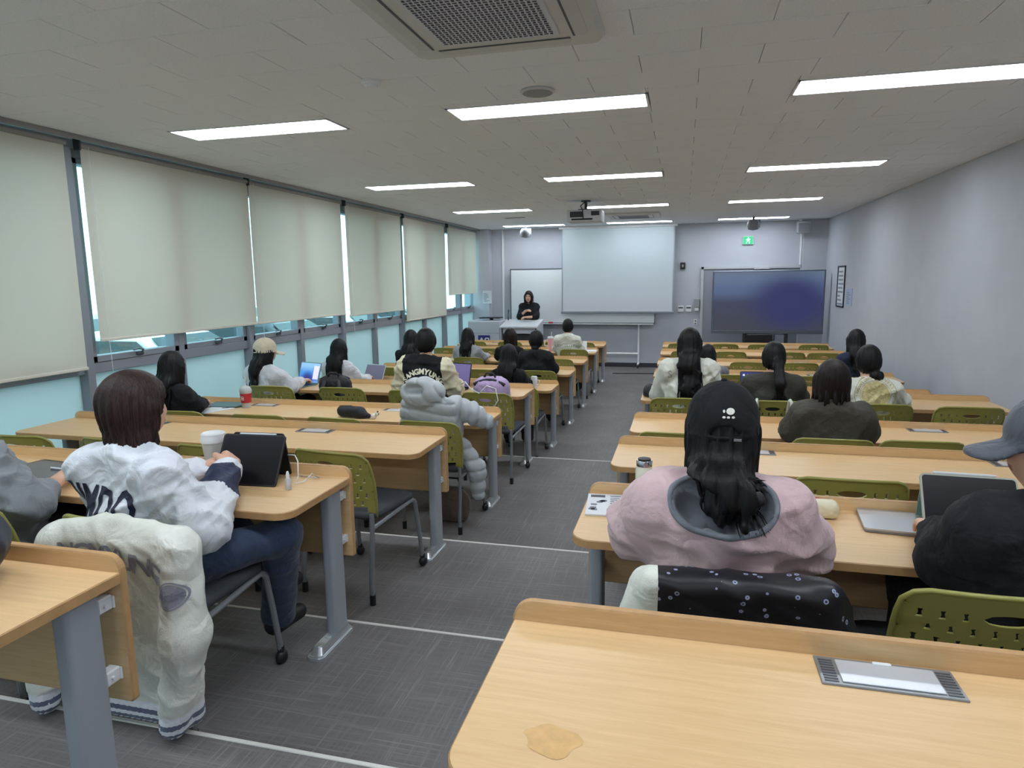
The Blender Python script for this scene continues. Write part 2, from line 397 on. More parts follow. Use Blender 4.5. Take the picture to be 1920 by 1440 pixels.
# ------------------------------------------------------------------ desks (origin at the aisle end of the panel, on the floor; +x = away from the aisle)
def make_desk(W, label):
    t = thing('lecture_desk', label, 'desk', group='long lecture desks')
    # tabletop with rounded user-side corners
    poly = rrect(.0, W, -.50, -.022, [.07, .07, 0, 0], 8)
    b = MB(); b.prism(poly, TOP-.028, TOP-.003, 'z', rim=1)
    n = len(poly)
    inset = rrect(.003, W-.003, -.497, -.022, [.067, .067, 0, 0], 8)
    k = len(b.v); b.v += [(p[0], p[1], TOP-.003) for p in poly]+[(p[0], p[1], TOP) for p in inset]
    b.f += [(k+i, k+(i+1) % n, k+n+(i+1) % n, k+n+i) for i in range(n)]; b.m += [1]*n
    b.f.append(tuple(range(k+n, k+2*n))); b.m.append(0)
    b.build('tabletop', [M_wood, M_wood_edge], t, smooth=False)
    # front panel whose top edge stands up as a lip
    poly = rrect(-.002, W+.002, .335, .745, [.012, .012, .045, .045], 7); n = len(poly)
    b = MB(); pin = rrect(.002, W-.002, .339, .741, [.01, .01, .042, .042], 7)
    k0 = len(b.v)
    for y, pp in ((-.022, pin), (-.019, poly), (-.003, poly), (0, pin)): b.v += [(p[0], y, p[1]) for p in pp]
    for r in range(3):
        b.f += [(r*n+i, r*n+(i+1) % n, (r+1)*n+(i+1) % n, (r+1)*n+i) for i in range(n)]; b.m += [1]*n
    b.f += [tuple(range(n)), tuple(range(3*n, 4*n))[::-1]]; b.m += [0, 0]
    b.build('front_panel', [M_wood, M_wood_edge], t, smooth=False)
    for x in (.045, W/2, W-.045):
        b = MB(); b.prism(rrect(x-.026, x+.026, -.167, -.068, .014, 4), .045, TOP-.029, 'z')
        lg = b.build('leg', M_steel, t)
        b = MB()
        for (hw, y0, y1, z0, z1) in ((.038, -.315, -.035, 0, .012), (.034, -.311, -.039, .012, .018)):
            b.prism(rrect(x-hw, x+hw, y0, y1, .022, 4), z0, z1, 'z')
        v0 = rrect(x-.031, x+.031, -.305, -.043, .02, 4); v1 = rrect(x-.019, x+.019, -.285, -.055, .015, 4); m_ = len(v0)
        b.add([(p[0], p[1], .018) for p in v0]+[(p[0], p[1], .046) for p in v1], [(i, (i+1) % m_, m_+(i+1) % m_, m_+i) for i in range(m_)]+[tuple(range(m_, 2*m_))])
        b.cyl((x, -.20, .044), .013, .005, 'z', 12); b.cyl((x, -.27, .044), .011, .005, 'z', 12)
        b.build('foot', M_silver, lg)
        for z in (.40, .60):
            b = MB(); b.box(x-.016, x+.016, -.069, -.023, z, z+.04, .004); b.box(x-.022, x+.022, -.028, -.022, z+.003, z+.037, .002); b.cyl((x+.015, -.05, z+.02), .005, .008, 'x', 8)
            b.build('bracket', M_white_plastic, lg)
    for x in (.72, 1.96):
        p = MB().box(x-.118, x+.118, -.122, -.030, TOP-.001, TOP+.004, .0015).build('power_box', mat('socket_frame', (150, 152, 155), .35, .6), t)
        b = MB(); b.box(x-.082, x+.085, -.113, -.040, TOP+.004, TOP+.0062, .001); b.build('socket_lid', mat('socket_lid', (208, 211, 218), .32, .35), p)
        for s_ in (-1, 1):
            b = MB()
            for k in range(9): b.box(x+s_*.100-.012, x+s_*.100+.012, -.114+k*.0085, -.114+k*.0085+.004, TOP+.004, TOP+.0052)
            o = b.build('grille', mat('grille_grey', (104, 106, 112), .4, .5), p, smooth=False); o['kind'] = 'stuff'
        MB().prism(rrect(x-.016, x+.016, -.045, -.035, .004, 3), TOP+.006, TOP+.0075, 'z').build('latch', M_white_plastic, p)
    return t
deskL = make_desk(2.82, 'x'); deskR = make_desk(2.82, 'x')
AISLE_L, AISLE_R = -1.385, -.34
def side_word(s): return 'window-side' if s == 'L' else 'wall-side'
mesh_flip = {}
for s in 'LR':
    for r in range(1, 11):
        lab = 'long wooden lecture desk, %s %s desk from the camera' % (ordw(r), side_word(s))
        root = deskL if s == 'L' else deskR
        d = root if r == 1 else None
        if d is None: d = dup(root, (0, 0, 0), 0, lab)
        d['label'] = lab; d['category'] = 'desk'
        if s == 'L': d.location = (AISLE_L-2.82, ROWY[r], LEV[r])
        else: d.location = (AISLE_R, ROWY[r], LEV[r])

# ------------------------------------------------------------------ chairs
def chair_back_mesh():
    W, z0, z1, ncol, nrow = .45, .50, .80, 10, 7
    cw, chh = W/ncol, (z1-z0)/nrow
    verts = []; faces = []; idx = {}
    def V(u, v):
        k = (round(u, 5), round(v, 5))
        if k not in idx: idx[k] = len(verts); verts.append(k)
        return idx[k]
    def cell(u0, u1, v0, v1, hole):
        um, vm = (u0+u1)/2, (v0+v1)/2
        outer = [(u0, v0), (um, v0), (u1, v0), (u1, vm), (u1, v1), (um, v1), (u0, v1), (u0, vm)]
        if hole is None: faces.append([V(*q) for q in outer]); return
        hw, hh = hole; pin = .42
        inner = [(um-hw, vm-hh), (um, vm-hh*1.05), (um+hw, vm-hh), (um+hw*pin, vm), (um+hw, vm+hh), (um, vm+hh*1.05), (um-hw, vm+hh), (um-hw*pin, vm)]
        for i in range(8):
            j = (i+1) % 8; faces.append([V(*outer[i]), V(*outer[j]), V(*inner[j]), V(*inner[i])])
    hr = nrow-2   # handle occupies row hr (aligned row)
    for r in range(nrow):
        v0, v1 = z0+r*chh, z0+(r+1)*chh
        odd = r % 2
        us = [-W/2+k*cw for k in range(ncol+1)] if not odd else [-W/2]+[-W/2+cw/2+k*cw for k in range(ncol)]+[W/2]
        k = 0
        while k < len(us)-1:
            u0, u1 = us[k], us[k+1]; um = (u0+u1)/2
            if r == hr and abs(um) < .068:
                # the handle opening spans three cells
                ke = k
                while ke < len(us)-1 and abs((us[ke]+us[ke+1])/2) < .068: ke += 1
                ua, ub = us[k], us[ke]
                outer = []
                m_ = (ke-k)*2
                outer += [(ua+(ub-ua)*i/m_, v0) for i in range(m_)]+[(ub, v0), (ub, (v0+v1)/2)]+[(ub-(ub-ua)*i/m_, v1) for i in range(m_)]+[(ua, v1), (ua, (v0+v1)/2)]
                N = len(outer); cu, cv = (ua+ub)/2, (v0+v1)/2; inner = []
                for (a, c_) in outer:
                    th = math.atan2((c_-cv)/(chh/2), (a-cu)/((ub-ua)/2)); inner.append((cu+math.cos(th)*(ub-ua)*.44, cv+math.sin(th)*chh*.40))
                for i in range(N):
                    j = (i+1) % N; faces.append([V(*outer[i]), V(*outer[j]), V(*inner[j]), V(*inner[i])])
                k = ke; continue
            hole = (.0075, .0122) if (abs(um) < W/2-.03 and r < nrow-1 and not (r == hr and False)) else None
            if u1-u0 < cw*.8: hole = None
            cell(u0, u1, v0, v1, hole); k += 1
    # side uprights reaching below the panel
    for s_ in (-1, 1):
        a, c_ = sorted((s_*W/2, s_*(W/2-cw)))
        for (va, vb) in ((.47, .50), (.43, .47)):
            a2, c2 = (a, c_)
            faces.append([V(a2, va), V(c2, va), V(c2, vb), V((a2+c2)/2, vb), V(a2, vb)] if vb == .50 else [V(a2, va), V(c2, va), V(c2, vb), V(a2, vb)])
    r_ = .055; out = []
    for (u, v) in verts:
        hwid = W/2
        if v > z1-r_: dz = v-(z1-r_); hwid = W/2-r_+math.sqrt(max(0, r_*r_-dz*dz)); 
        taper = 1-.10*max(0, (.62-v)/.2) if v < .62 else 1
        x = u*hwid/(W/2)*taper
        # arch of the lower edge between the uprights
        vv = v
        t = (v-.43)/.37
        y = -.20-.10*t**1.25+.055*(x/.225)**2
        topdip = -.012*(abs(x)/.225)**2 if v > .7 else 0
        out.append((x, y, vv+topdip))
    me = bpy.data.meshes.new('backrest'); me.from_pydata(out, [], faces); me.materials.append(M_olive)
    bm = bmesh.new(); bm.from_mesh(me); bmesh.ops.recalc_face_normals(bm, faces=bm.faces[:])
    bmesh.ops.solidify(bm, geom=bm.faces[:], thickness=.007); bmesh.ops.recalc_face_normals(bm, faces=bm.faces[:]); bm.to_mesh(me); bm.free()
    me.polygons.foreach_set('use_smooth', [True]*len(me.polygons))
    try: me.set_sharp_from_angle(angle=math.radians(40))
    except Exception: pass
    return me
def make_chair():
    t = thing('lecture_chair', 'x', 'chair', group='olive lecture chairs')
    o = bpy.data.objects.new('backrest', chair_back_mesh()); C.objects.link(o); o.parent = t
    # thick rim along the top and sides
    pts = []
    for k in range(41):
        a = k/40
        s_ = (a-.5)*2
        if abs(s_) < .55: x = s_/.55*.17; v = .80
        else:
            q = (abs(s_)-.55)/.45; x = math.copysign(.17+.055*math.sin(min(1, q/.3)*PI/2), s_); v = .80-.055*(1-math.cos(min(1, q/.3)*PI/2)) if q < .3 else .745-(q-.3)/.7*.31
        taper = 1-.10*max(0, (.62-v)/.2) if v < .62 else 1
        x *= taper; tt = (v-.43)/.37
        pts.append((x, -.203-.10*max(0, tt)**1.25+.055*(x/.225)**2, v-(.012*(abs(x)/.225)**2 if v > .7 else 0)))
    MB().tube(pts, .0075, 6).build('back_rim', M_olive, o, smooth=True)
    b = MB(); v = []; f = []; N = 11
    for (z, sc) in ((.425, .90), (.437, 1.0), (.458, 1.0), (.468, .93), (.470, .5)):
        for p in rrect(-.215*sc, .215*sc, -.20*sc, .22*sc, .06*sc, 4): v.append((p[0], p[1]-(.0), z-.02*max(0, p[1]-.12)**1*1.2))
    m_ = 20
    n = len(v)//5
    for r in range(4): f += [(r*n+i, r*n+(i+1) % n, (r+1)*n+(i+1) % n, (r+1)*n+i) for i in range(n)]
    f += [tuple(range(n))[::-1], tuple(range(4*n, 5*n))]
    b.add(v, f).build('seat', M_seat, t, smooth=True)
    M_ch = mat('chair_tube', (142, 146, 150), .35, .5)
    for s_ in (-1, 1):
        b = MB().tube([(s_*.205, -.205, .47), (s_*.208, -.205, .42), (s_*.212, -.225, .25), (s_*.214, -.245, .12), (s_*.214, -.24, .045)], .0125, 8)
        lg = b.build('leg', M_ch, t)
        MB().cyl((s_*.214, -.24, 0), .016, .055, 'z', 10).build('glide', M_black, lg)
        pts = [(s_*.208, -.20, .395), (s_*.208, -.05, .408), (s_*.208, .12, .422)]
        for k in range(5): a = k/4*PI*.5; pts.append((s_*.208, .17+.045*math.sin(a), .38+.045*math.cos(a)))
        pts += [(s_*.212, .235, .25), (s_*.216, .262, .06)]
        lg = MB().tube(pts, .0125, 8).build('leg', M_ch, t)
        b = MB().sphere((s_*.216, .265, .029), .029, 12, 8, (.8, 1, 1)); b.cyl((s_*.216, .263, .045), .014, .03, 'z', 10)
        b.build('caster', M_black, lg)
    MB().tube([(-.208, .03, .413), (.208, .03, .413)], .011, 8).build('crossbar', M_ch, t)
    return t
chair0 = make_chair(); chair_used = [False]
def place_chair(s, r, x, label, rz=0, dy=0):
    loc = (x, ROWY[r]-.61+dy, LEV[r])
    if not chair_used[0]:
        chair_used[0] = True; chair0.location = loc; chair0.rotation_euler = (0, 0, rz); chair0['label'] = label; return chair0
    return dup(chair0, loc, rz, label)
SEATX = {'L': [-1.70, -2.36, -3.03, -3.71], 'R': [.0, .70, 1.40, 2.08]}
CH = {}
special = {('L', 3, 0): -1.675, ('L', 4, 0): -1.66, ('L', 5, 0): -1.60, ('R', 2, 0): .125, ('R', 3, 0): .13, ('R', 2, 1): .745, ('R', 4, 2): 1.36, ('R', 5, 3): 2.03, ('L', 2, 0): -1.82, ('L', 2, 1): -2.5, ('R', 4, 1): .88, ('R', 5, 2): 1.44, ('L', 6, 3): -3.80,
 ('R', 9, 0): .06, ('R', 9, 1): .727, ('R', 9, 2): 1.53, ('R', 9, 3): 2.03, ('R', 10, 1): .70, ('R', 10, 2): 1.295, ('R', 10, 3): 2.10, ('R', 8, 1): .86, ('R', 8, 2): 1.49, ('R', 7, 1): .58, ('R', 7, 2): 1.363, ('L', 7, 3): -3.80, ('L', 7, 1): -2.42, ('L', 9, 3): -3.84, ('L', 5, 1): -2.30, ('R', 7, 3): 1.93, ('L', 2, 0): -1.77}
seatword = ['aisle seat', 'second seat from the aisle', 'third seat from the aisle', 'outermost seat']
for s in 'LR':
    for r in range(2, 11):
        for k in range(4):
            if (s, r, k) in (('L', 2, 2), ('L', 2, 3), ('R', 2, 2), ('R', 2, 3)): continue
            x = special.get((s, r, k), SEATX[s][k]+rng.uniform(-.025, .025))
            rz = rng.uniform(-.06, .06); dy = rng.uniform(-.02, .02)
            if (s, r, k) == ('L', 3, 0): rz, dy = -.14, .02
            if (s, r, k) in (('R', 3, 1), ('R', 4, 2)): dy = .055
            if (s, r, k) == ('R', 2, 1): rz, dy = .06, .035
            lab = 'olive perforated chair at the %s of the %s %s desk' % (seatword[k], ordw(r), side_word(s))
            CH[(s, r, k)] = place_chair(s, r, x, lab, rz, dy)
# ------------------------------------------------------------------ implicit surfaces -> meshes
f32 = np.float32
def v3(p): return np.array(p, dtype=np.float64)
def s_cap(P, a, b, ra, rb=None, sc=None):
    rb = ra if rb is None else rb
    X, Y, Z = P; ab = [b[i]-a[i] for i in range(3)]; L2 = sum(q*q for q in ab)+1e-9
    dx, dy, dz = X-f32(a[0]), Y-f32(a[1]), Z-f32(a[2])
    t = np.clip((dx*f32(ab[0])+dy*f32(ab[1])+dz*f32(ab[2]))/f32(L2), 0, 1)
    ex, ey, ez = dx-t*f32(ab[0]), dy-t*f32(ab[1]), dz-t*f32(ab[2])
    return np.sqrt(ex*ex+ey*ey+ez*ez)-(f32(ra)+t*f32(rb-ra))
def s_chain(P, pts, rs, k=.02):
    d = None
    for i in range(len(pts)-1):
        c = s_cap(P, pts[i], pts[i+1], rs[i], rs[i+1]); d = c if d is None else smin(d, c, k)
    return d
def s_ell(P, c, r):
    X, Y, Z = P; x, y, z = (X-f32(c[0]))/f32(r[0]), (Y-f32(c[1]))/f32(r[1]), (Z-f32(c[2]))/f32(r[2])
    k0 = np.sqrt(x*x+y*y+z*z); k1 = np.sqrt((x/f32(r[0]))**2+(y/f32(r[1]))**2+(z/f32(r[2]))**2)+f32(1e-6)
    return k0*(k0-1)/k1
def s_box(P, c, h, r):
    X, Y, Z = P; q = [np.abs(A-f32(c[i]))-f32(h[i]-r) for i, A in enumerate((X, Y, Z))]
    out = np.sqrt(sum(np.maximum(a, 0)**2 for a in q)); ins = np.minimum(np.maximum(q[0], np.maximum(q[1], q[2])), 0)
    return out+ins-f32(r)
def s_torus(P, c, R, r, tilt=0, sy=1.):
    X, Y, Z = P; y, z = Y-f32(c[1]), Z-f32(c[2]); ct, st = math.cos(tilt), math.sin(tilt)
    y2, z2 = y*f32(ct)+z*f32(st), z*f32(ct)-y*f32(st)
    q = np.sqrt((X-f32(c[0]))**2+(y2/f32(sy))**2)-f32(R); return np.sqrt(q*q+z2*z2)-f32(r)
def smin(a, b, k):
    h = np.clip(.5+.5*(b-a)/f32(k), 0, 1); return b*(1-h)+a*h-f32(k)*h*(1-h)
def smax(a, b, k): return -smin(-a, -b, k)
def polygonize(fn, lo, hi, h):
    ax = [np.arange(lo[i]-2*h, hi[i]+3*h, h, dtype=np.float32) for i in range(3)]
    P = (ax[0][:, None, None], ax[1][None, :, None], ax[2][None, None, :])
    D = np.broadcast_to(fn(P), (len(ax[0]), len(ax[1]), len(ax[2]))).astype(np.float32)
    ins = D < 0
    nx, ny, nz = D.shape; cs = (nx-1, ny-1, nz-1)
    acc = np.zeros(cs+(3,), np.float32); cnt = np.zeros(cs, np.float32)
    off = np.array([(0, 0, 0), (1, 0, 0), (0, 1, 0), (1, 1, 0), (0, 0, 1), (1, 0, 1), (0, 1, 1), (1, 1, 1)])
    def sl(o): return tuple(slice(o[i], o[i]+cs[i]) for i in range(3))
    cnr_in = [ins[sl(o)] for o in off]
    tot = sum(c.astype(np.int8) for c in cnr_in); act = (tot > 0) & (tot < 8)
    I = np.argwhere(act); n = len(I)
    if n == 0: return np.zeros((0, 3)), []
    val = np.stack([D[I[:, 0]+o[0], I[:, 1]+o[1], I[:, 2]+o[2]] for o in off], 1)
    acc = np.zeros((n, 3)); cnt = np.zeros(n)
    for a in range(8):
        for b in range(a+1, 8):
            if np.abs(off[a]-off[b]).sum() != 1: continue
            va, vb = val[:, a], val[:, b]; m = (va < 0) != (vb < 0)
            t = np.where(m, va/np.where(m, va-vb, 1), 0)
            acc += np.where(m[:, None], off[a]+t[:, None]*(off[b]-off[a]), 0); cnt += m
    V = (I+acc/cnt[:, None])*h+np.array([a[0] for a in ax])
    idx = -np.ones(cs, np.int64); idx[I[:, 0], I[:, 1], I[:, 2]] = np.arange(n)
    F = []
    for d in range(3):
        e1, e2 = (d+1) % 3, (d+2) % 3
        s0 = [slice(None)]*3; s1 = [slice(None)]*3; s0[d] = slice(0, -1); s1[d] = slice(1, None)
        A, B = ins[tuple(s0)], ins[tuple(s1)]; q = np.argwhere(A != B)
        q = q[(q[:, e1] > 0) & (q[:, e2] > 0) & (q[:, e1] < cs[e1]) & (q[:, e2] < cs[e2])]
        fl = A[q[:, 0], q[:, 1], q[:, 2]]
        u1 = np.zeros(3, int); u1[e1] = 1; u2 = np.zeros(3, int); u2[e2] = 1
        c = [idx[tuple((q-k).T)] for k in (0*u1, u1, u1+u2, u2)]
        Q = np.stack(c, 1); Q[~fl] = Q[~fl][:, ::-1]; F.append(Q)
    F = np.concatenate(F); F = F[(F >= 0).all(1)]
    return V, F
def vnormals(V, F):
    n = np.cross(V[F[:, 2]]-V[F[:, 0]], V[F[:, 3]]-V[F[:, 1]]); N = np.zeros_like(V)
    for k in range(4): np.add.at(N, F[:, k], n)
    return N/(np.linalg.norm(N, axis=1, keepdims=True)+1e-9)
def folds(V, seed, freq=45., aniso=(1, 1, .6), n=4):
    """creases: ridged waves about 2*pi/freq apart that come and go over the cloth"""
    r = np.random.RandomState(seed); s = np.zeros(len(V))
    for i in range(n):
        k = r.normal(size=3)*np.array(aniso); k *= freq*(.7+.6*i/n)/np.linalg.norm(k); k2 = r.normal(size=3)*freq*.28; k3 = r.normal(size=3)*freq*.12
        mask = np.clip(.35+.9*np.sin(V@k3+r.rand()*6), 0, 1)
        s += mask*(1-2*np.abs(np.sin(V@k*.5+r.rand()*6+1.6*np.sin(V@k2+r.rand()*6)))**.8)
    return s/n*1.6
def relax(V, F, it=2):
    for _ in range(it):
        A = np.zeros_like(V); c = np.zeros(len(V))
        for k in range(4):
            a, b = F[:, k], F[:, (k+1) % 4]
            np.add.at(A, a, V[b]); np.add.at(A, b, V[a]); np.add.at(c, a, 1); np.add.at(c, b, 1)
        V = V*.5+.5*A/np.maximum(c, 1)[:, None]
    return V
def np_mesh(name, V, F, mats, mi=None, smooth=True):
    me = bpy.data.meshes.new(name)
    me.from_pydata(V.tolist(), [], F.tolist() if hasattr(F, 'tolist') else F)
    for m in (mats if isinstance(mats, (list, tuple)) else [mats]): me.materials.append(m)
    if mi is not None: me.polygons.foreach_set('material_index', np.asarray(mi, np.int32))
    me.polygons.foreach_set('use_smooth', [smooth]*len(me.polygons)); me.update(); return me
def np_obj(name, V, F, mats, parent=None, mi=None, label=None):
    o = bpy.data.objects.new(name, np_mesh(name, V, F, mats, mi)); C.objects.link(o)
    if parent: o.parent = parent
    if label: o['label'] = label
    return o
def sdf_obj(name, fn, lo, hi, h, mats, parent=None, matfn=None, disp=None, rl=1, label=None):
    V, F = polygonize(fn, lo, hi, h); V = relax(V, F, rl)
    if disp is not None:
        N = vnormals(V, F); V = V+N*disp(V, N)[:, None]
    mi = matfn(V[F].mean(1), vnormals(V, F)[F].mean(1)) if matfn else None
    return np_obj(name, V, F, mats, parent, mi, label)

def decal(name, v, f, target, M, m, parent, off=.003, maxe=.012, fwd=(0, 1, 0)):
    """flat print laid on a garment: the drawing (x right, y up, z=0) is placed by M and pressed onto the cloth"""
    bm = bmesh.new(); vs = [bm.verts.new(p) for p in v]
    for q in f:
        try: bm.faces.new([vs[i] for i in q])
        except ValueError: pass
    bmesh.ops.triangulate(bm, faces=bm.faces[:])
    for _ in range(4):
        le = [e for e in bm.edges if e.calc_length() > maxe]
        if not le: break
        bmesh.ops.subdivide_edges(bm, edges=le, cuts=1); bmesh.ops.triangulate(bm, faces=bm.faces[:])
    tv = [p.co for p in target.data.vertices]; tp = [tuple(p.vertices) for p in target.data.polygons]
    bvh = BVHTree.FromPolygons(tv, tp); d = Vector(fwd).normalized(); bad = []
    for p in bm.verts:
        q = M @ p.co; h = bvh.ray_cast(q-d*.5, d, 1.2)
        if h[0] is None: bad.append(p)
        else: p.co = h[0]-d*off*.4+h[1].normalized()*off*(.6 if h[1].dot(d) < 0 else -.6)
    if bad: bmesh.ops.delete(bm, geom=bad, context='VERTS')
    me = bpy.data.meshes.new(name); bm.to_mesh(me); bm.free(); me.materials.append(m)
    o = bpy.data.objects.new(name, me); C.objects.link(o); o.parent = parent; return o
def arc_text(s, size, R, bold=.0, adv=.66):
    V = []; F = []; n = len(s)
    for i, ch in enumerate(s):
        if ch == ' ': continue
        v, f = text_mesh(ch, size, bold); a = (i-(n-1)/2)*adv*size/R; k = len(V)
        for p in v:
            x, y = p[0], p[1]+R
            V.append((x*math.cos(-a)-y*math.sin(-a), x*math.sin(-a)+y*math.cos(-a)-R, 0))
        F += [tuple(q+k for q in g) for g in f]
    return V, F
def ring2d(r0, r1, n=48, c=(0, 0)):
    V = []; F = []
    for k in range(n):
        t = 2*PI*k/n; V += [(c[0]+r0*math.cos(t), c[1]+r0*math.sin(t), 0), (c[0]+r1*math.cos(t), c[1]+r1*math.sin(t), 0)]
    for k in range(n): a = 2*k; b = 2*((k+1) % n); F.append((a, a+1, b+1, b))
    return V, F
# ------------------------------------------------------------------ people
M_skin = mat('skin', (214, 168, 142), .5, var=.04, vscale=30)
M_eye = mat('eye_dark', (30, 24, 22), .3); M_lip = mat('lips', (176, 104, 98), .5)
def hair_mat(name, rgb, hi):
    m = bpy.data.materials.new(name); m.use_nodes = True; nt = m.node_tree; b = nt.nodes['Principled BSDF']; L = nt.links.new
    tc = nt.nodes.new('ShaderNodeTexCoord'); mp = nt.nodes.new('ShaderNodeMapping'); mp.inputs['Scale'].default_value = (90, 90, 5)
    nz = nt.nodes.new('ShaderNodeTexNoise'); nz.inputs['Scale'].default_value = 2.2; nz.inputs['Detail'].default_value = 4
    rp = nt.nodes.new('ShaderNodeValToRGB'); e = rp.color_ramp.elements; e[0].position = .4; e[0].color = (*lin(rgb), 1); e[1].position = .75; e[1].color = (*lin(hi), 1)
    bp = nt.nodes.new('ShaderNodeBump'); bp.inputs['Strength'].default_value = .5; bp.inputs['Distance'].default_value = .004
    L(tc.outputs['Object'], mp.inputs[0]); L(mp.outputs[0], nz.inputs['Vector']); L(nz.outputs[0], rp.inputs[0]); L(rp.outputs[0], b.inputs['Base Color'])
    L(nz.outputs[0], bp.inputs['Height']); L(bp.outputs[0], b.inputs['Normal'])
    b.inputs['Roughness'].default_value = .5; b.inputs['Specular IOR Level'].default_value = .28; return m
H_black = hair_mat('hair_black', (9, 9, 11), (24, 24, 28)); H_brown = hair_mat('hair_brown', (34, 22, 21), (70, 45, 42)); H_dark = hair_mat('hair_dark_brown', (20, 13, 13), (44, 29, 28))
def cloth(name, rgb, var=.06, rough=.85, sheen=.2, crease=.32):
    if name in MATS: return MATS[name]
    if max(rgb) < 80: sheen = 0
    m = mat(name, rgb, rough, var=var, vscale=9, bump=.25, bscale=220, sheen=sheen); nt = m.node_tree; L = nt.links.new
    b0 = [n for n in nt.nodes if n.type == 'BUMP'][0]; tc = [n for n in nt.nodes if n.type == 'TEX_COORD'][0]
    nz = nt.nodes.new('ShaderNodeTexNoise'); nz.inputs['Scale'].default_value = 11; nz.inputs['Detail'].default_value = 2; nz.inputs['Distortion'].default_value = .9
    b2 = nt.nodes.new('ShaderNodeBump'); b2.inputs['Strength'].default_value = crease; b2.inputs['Distance'].default_value = .05
    L(tc.outputs['Object'], nz.inputs['Vector']); L(nz.outputs[0], b2.inputs['Height']); L(b2.outputs[0], b0.inputs['Normal']); return m
J_navy = cloth('denim', (48, 62, 88), .18); J_black = cloth('black_trousers', (30, 30, 34)); J_grey = cloth('grey_trousers', (90, 92, 98))
M_shoe = mat('shoe_black', (26, 26, 30), .5); M_sole = mat('shoe_sole', (205, 205, 203), .6)

def hand_geo(wr, d, up, side, curl=.5, h=.0055):
    """wrist position, direction of the forearm, back-of-hand direction; returns V,F of a hand with five fingers"""
    d = Vector(d).normalized(); up = (Vector(up)-d*Vector(up).dot(d)).normalized(); r = d.cross(up)*side   # r points to the thumb side
    def W(x, y, z): q = Vector(wr)+r*x+d*y+up*z; return (q.x, q.y, q.z)
    fs = []
    for x, ln, y0 in ((.030, .066, .085), (.010, .074, .090), (-.011, .069, .087), (-.030, .054, .078)):
        p = [W(x*.9, y0-.035, 0), W(x, y0, 0)]; a = 0; q = [x, y0, 0]; rs = [.0105, .0100]
        for k, sg in enumerate((.42, .33, .25)):
            a += curl*(.75, .9, .6)[k]; q = [q[0]*1.0, q[1]+ln*sg*math.cos(a), q[2]-ln*sg*math.sin(a)]; p.append(W(*q)); rs.append(.0092-.0009*k)
        fs.append((p, rs))
    th = ([W(.022, .022, -.005), W(.045, .048, -.012), W(.055, .072, -.018-.01*curl), W(.052, .094, -.024-.018*curl)], [.016, .0135, .0115, .0095])
    pts = [Vector(q) for p, _ in fs+[th] for q in p]+[Vector(wr)]
    lo = [min(q[i] for q in pts)-.03 for i in range(3)]; hi = [max(q[i] for q in pts)+.03 for i in range(3)]
    def fn(P):
        g = s_cap(P, W(0, -.05, 0), W(0, .01, 0), .026, .024)
        for x in (-.024, 0, .024): g = smin(g, s_cap(P, W(x*.6, .015, 0), W(x, .078, .002), .017, .0145), .014)
        dd = None
        for p, rs in fs: c = s_chain(P, p, rs, .004); dd = c if dd is None else np.minimum(dd, c)
        g = smin(g, dd, .006); return smin(g, s_chain(P, *th, k=.006), .008)
    return polygonize(fn, lo, hi, h)

def hair_disp(hc, amp):
    def f(V, N):
        th = np.arctan2(V[:, 0]-hc[0], hc[1]+.05-V[:, 1]); z = V[:, 2]
        return amp*(np.sin(th*34+2.2*np.sin(z*9)+th*th*5)+.7*np.sin(th*71+3*np.sin(z*7+1))+.4*np.sin(th*13-z*6))*np.clip((hc[2]+.13-z)/.1, .15, 1)
    return f
def strands(seed, roots, n, drop, r0, spread, wave):
    """tapered locks as thin tubes: roots = list of (a, b) polylines to start from"""
    rr = random.Random(seed); mb = MB()
    for i in range(n):
        path = rr.choice(roots); u = rr.uniform(-1, 1); pts = []
        ph = rr.uniform(0, 6); dl = drop*rr.uniform(.4, 1.1); fr = rr.uniform(.6, 1.4)
        for j, (c, wx) in enumerate(path): pts.append(Vector(c)+Vector((u*wx, rr.uniform(-.004, .004), 0)))
        last = pts[-1]
        pts.append(last+Vector((wave*math.sin(ph)+u*spread*.4, .3*wave*math.cos(ph), -dl*.5))); pts.append(last+Vector((wave*math.sin(ph+1.4)+u*spread, .3*wave*math.cos(ph+1), -dl)))
        R = [r0*fr]*len(path)+[r0*fr*.7, r0*.15]
        mb.tube(pts, R, 5)
    return mb
def join_np(parts):
    V = []; F = []; k = 0
    for v, f in parts: V.append(np.asarray(v)); F += [tuple(int(i)+k for i in q) for q in f]; k += len(v)
    return np.concatenate(V), F

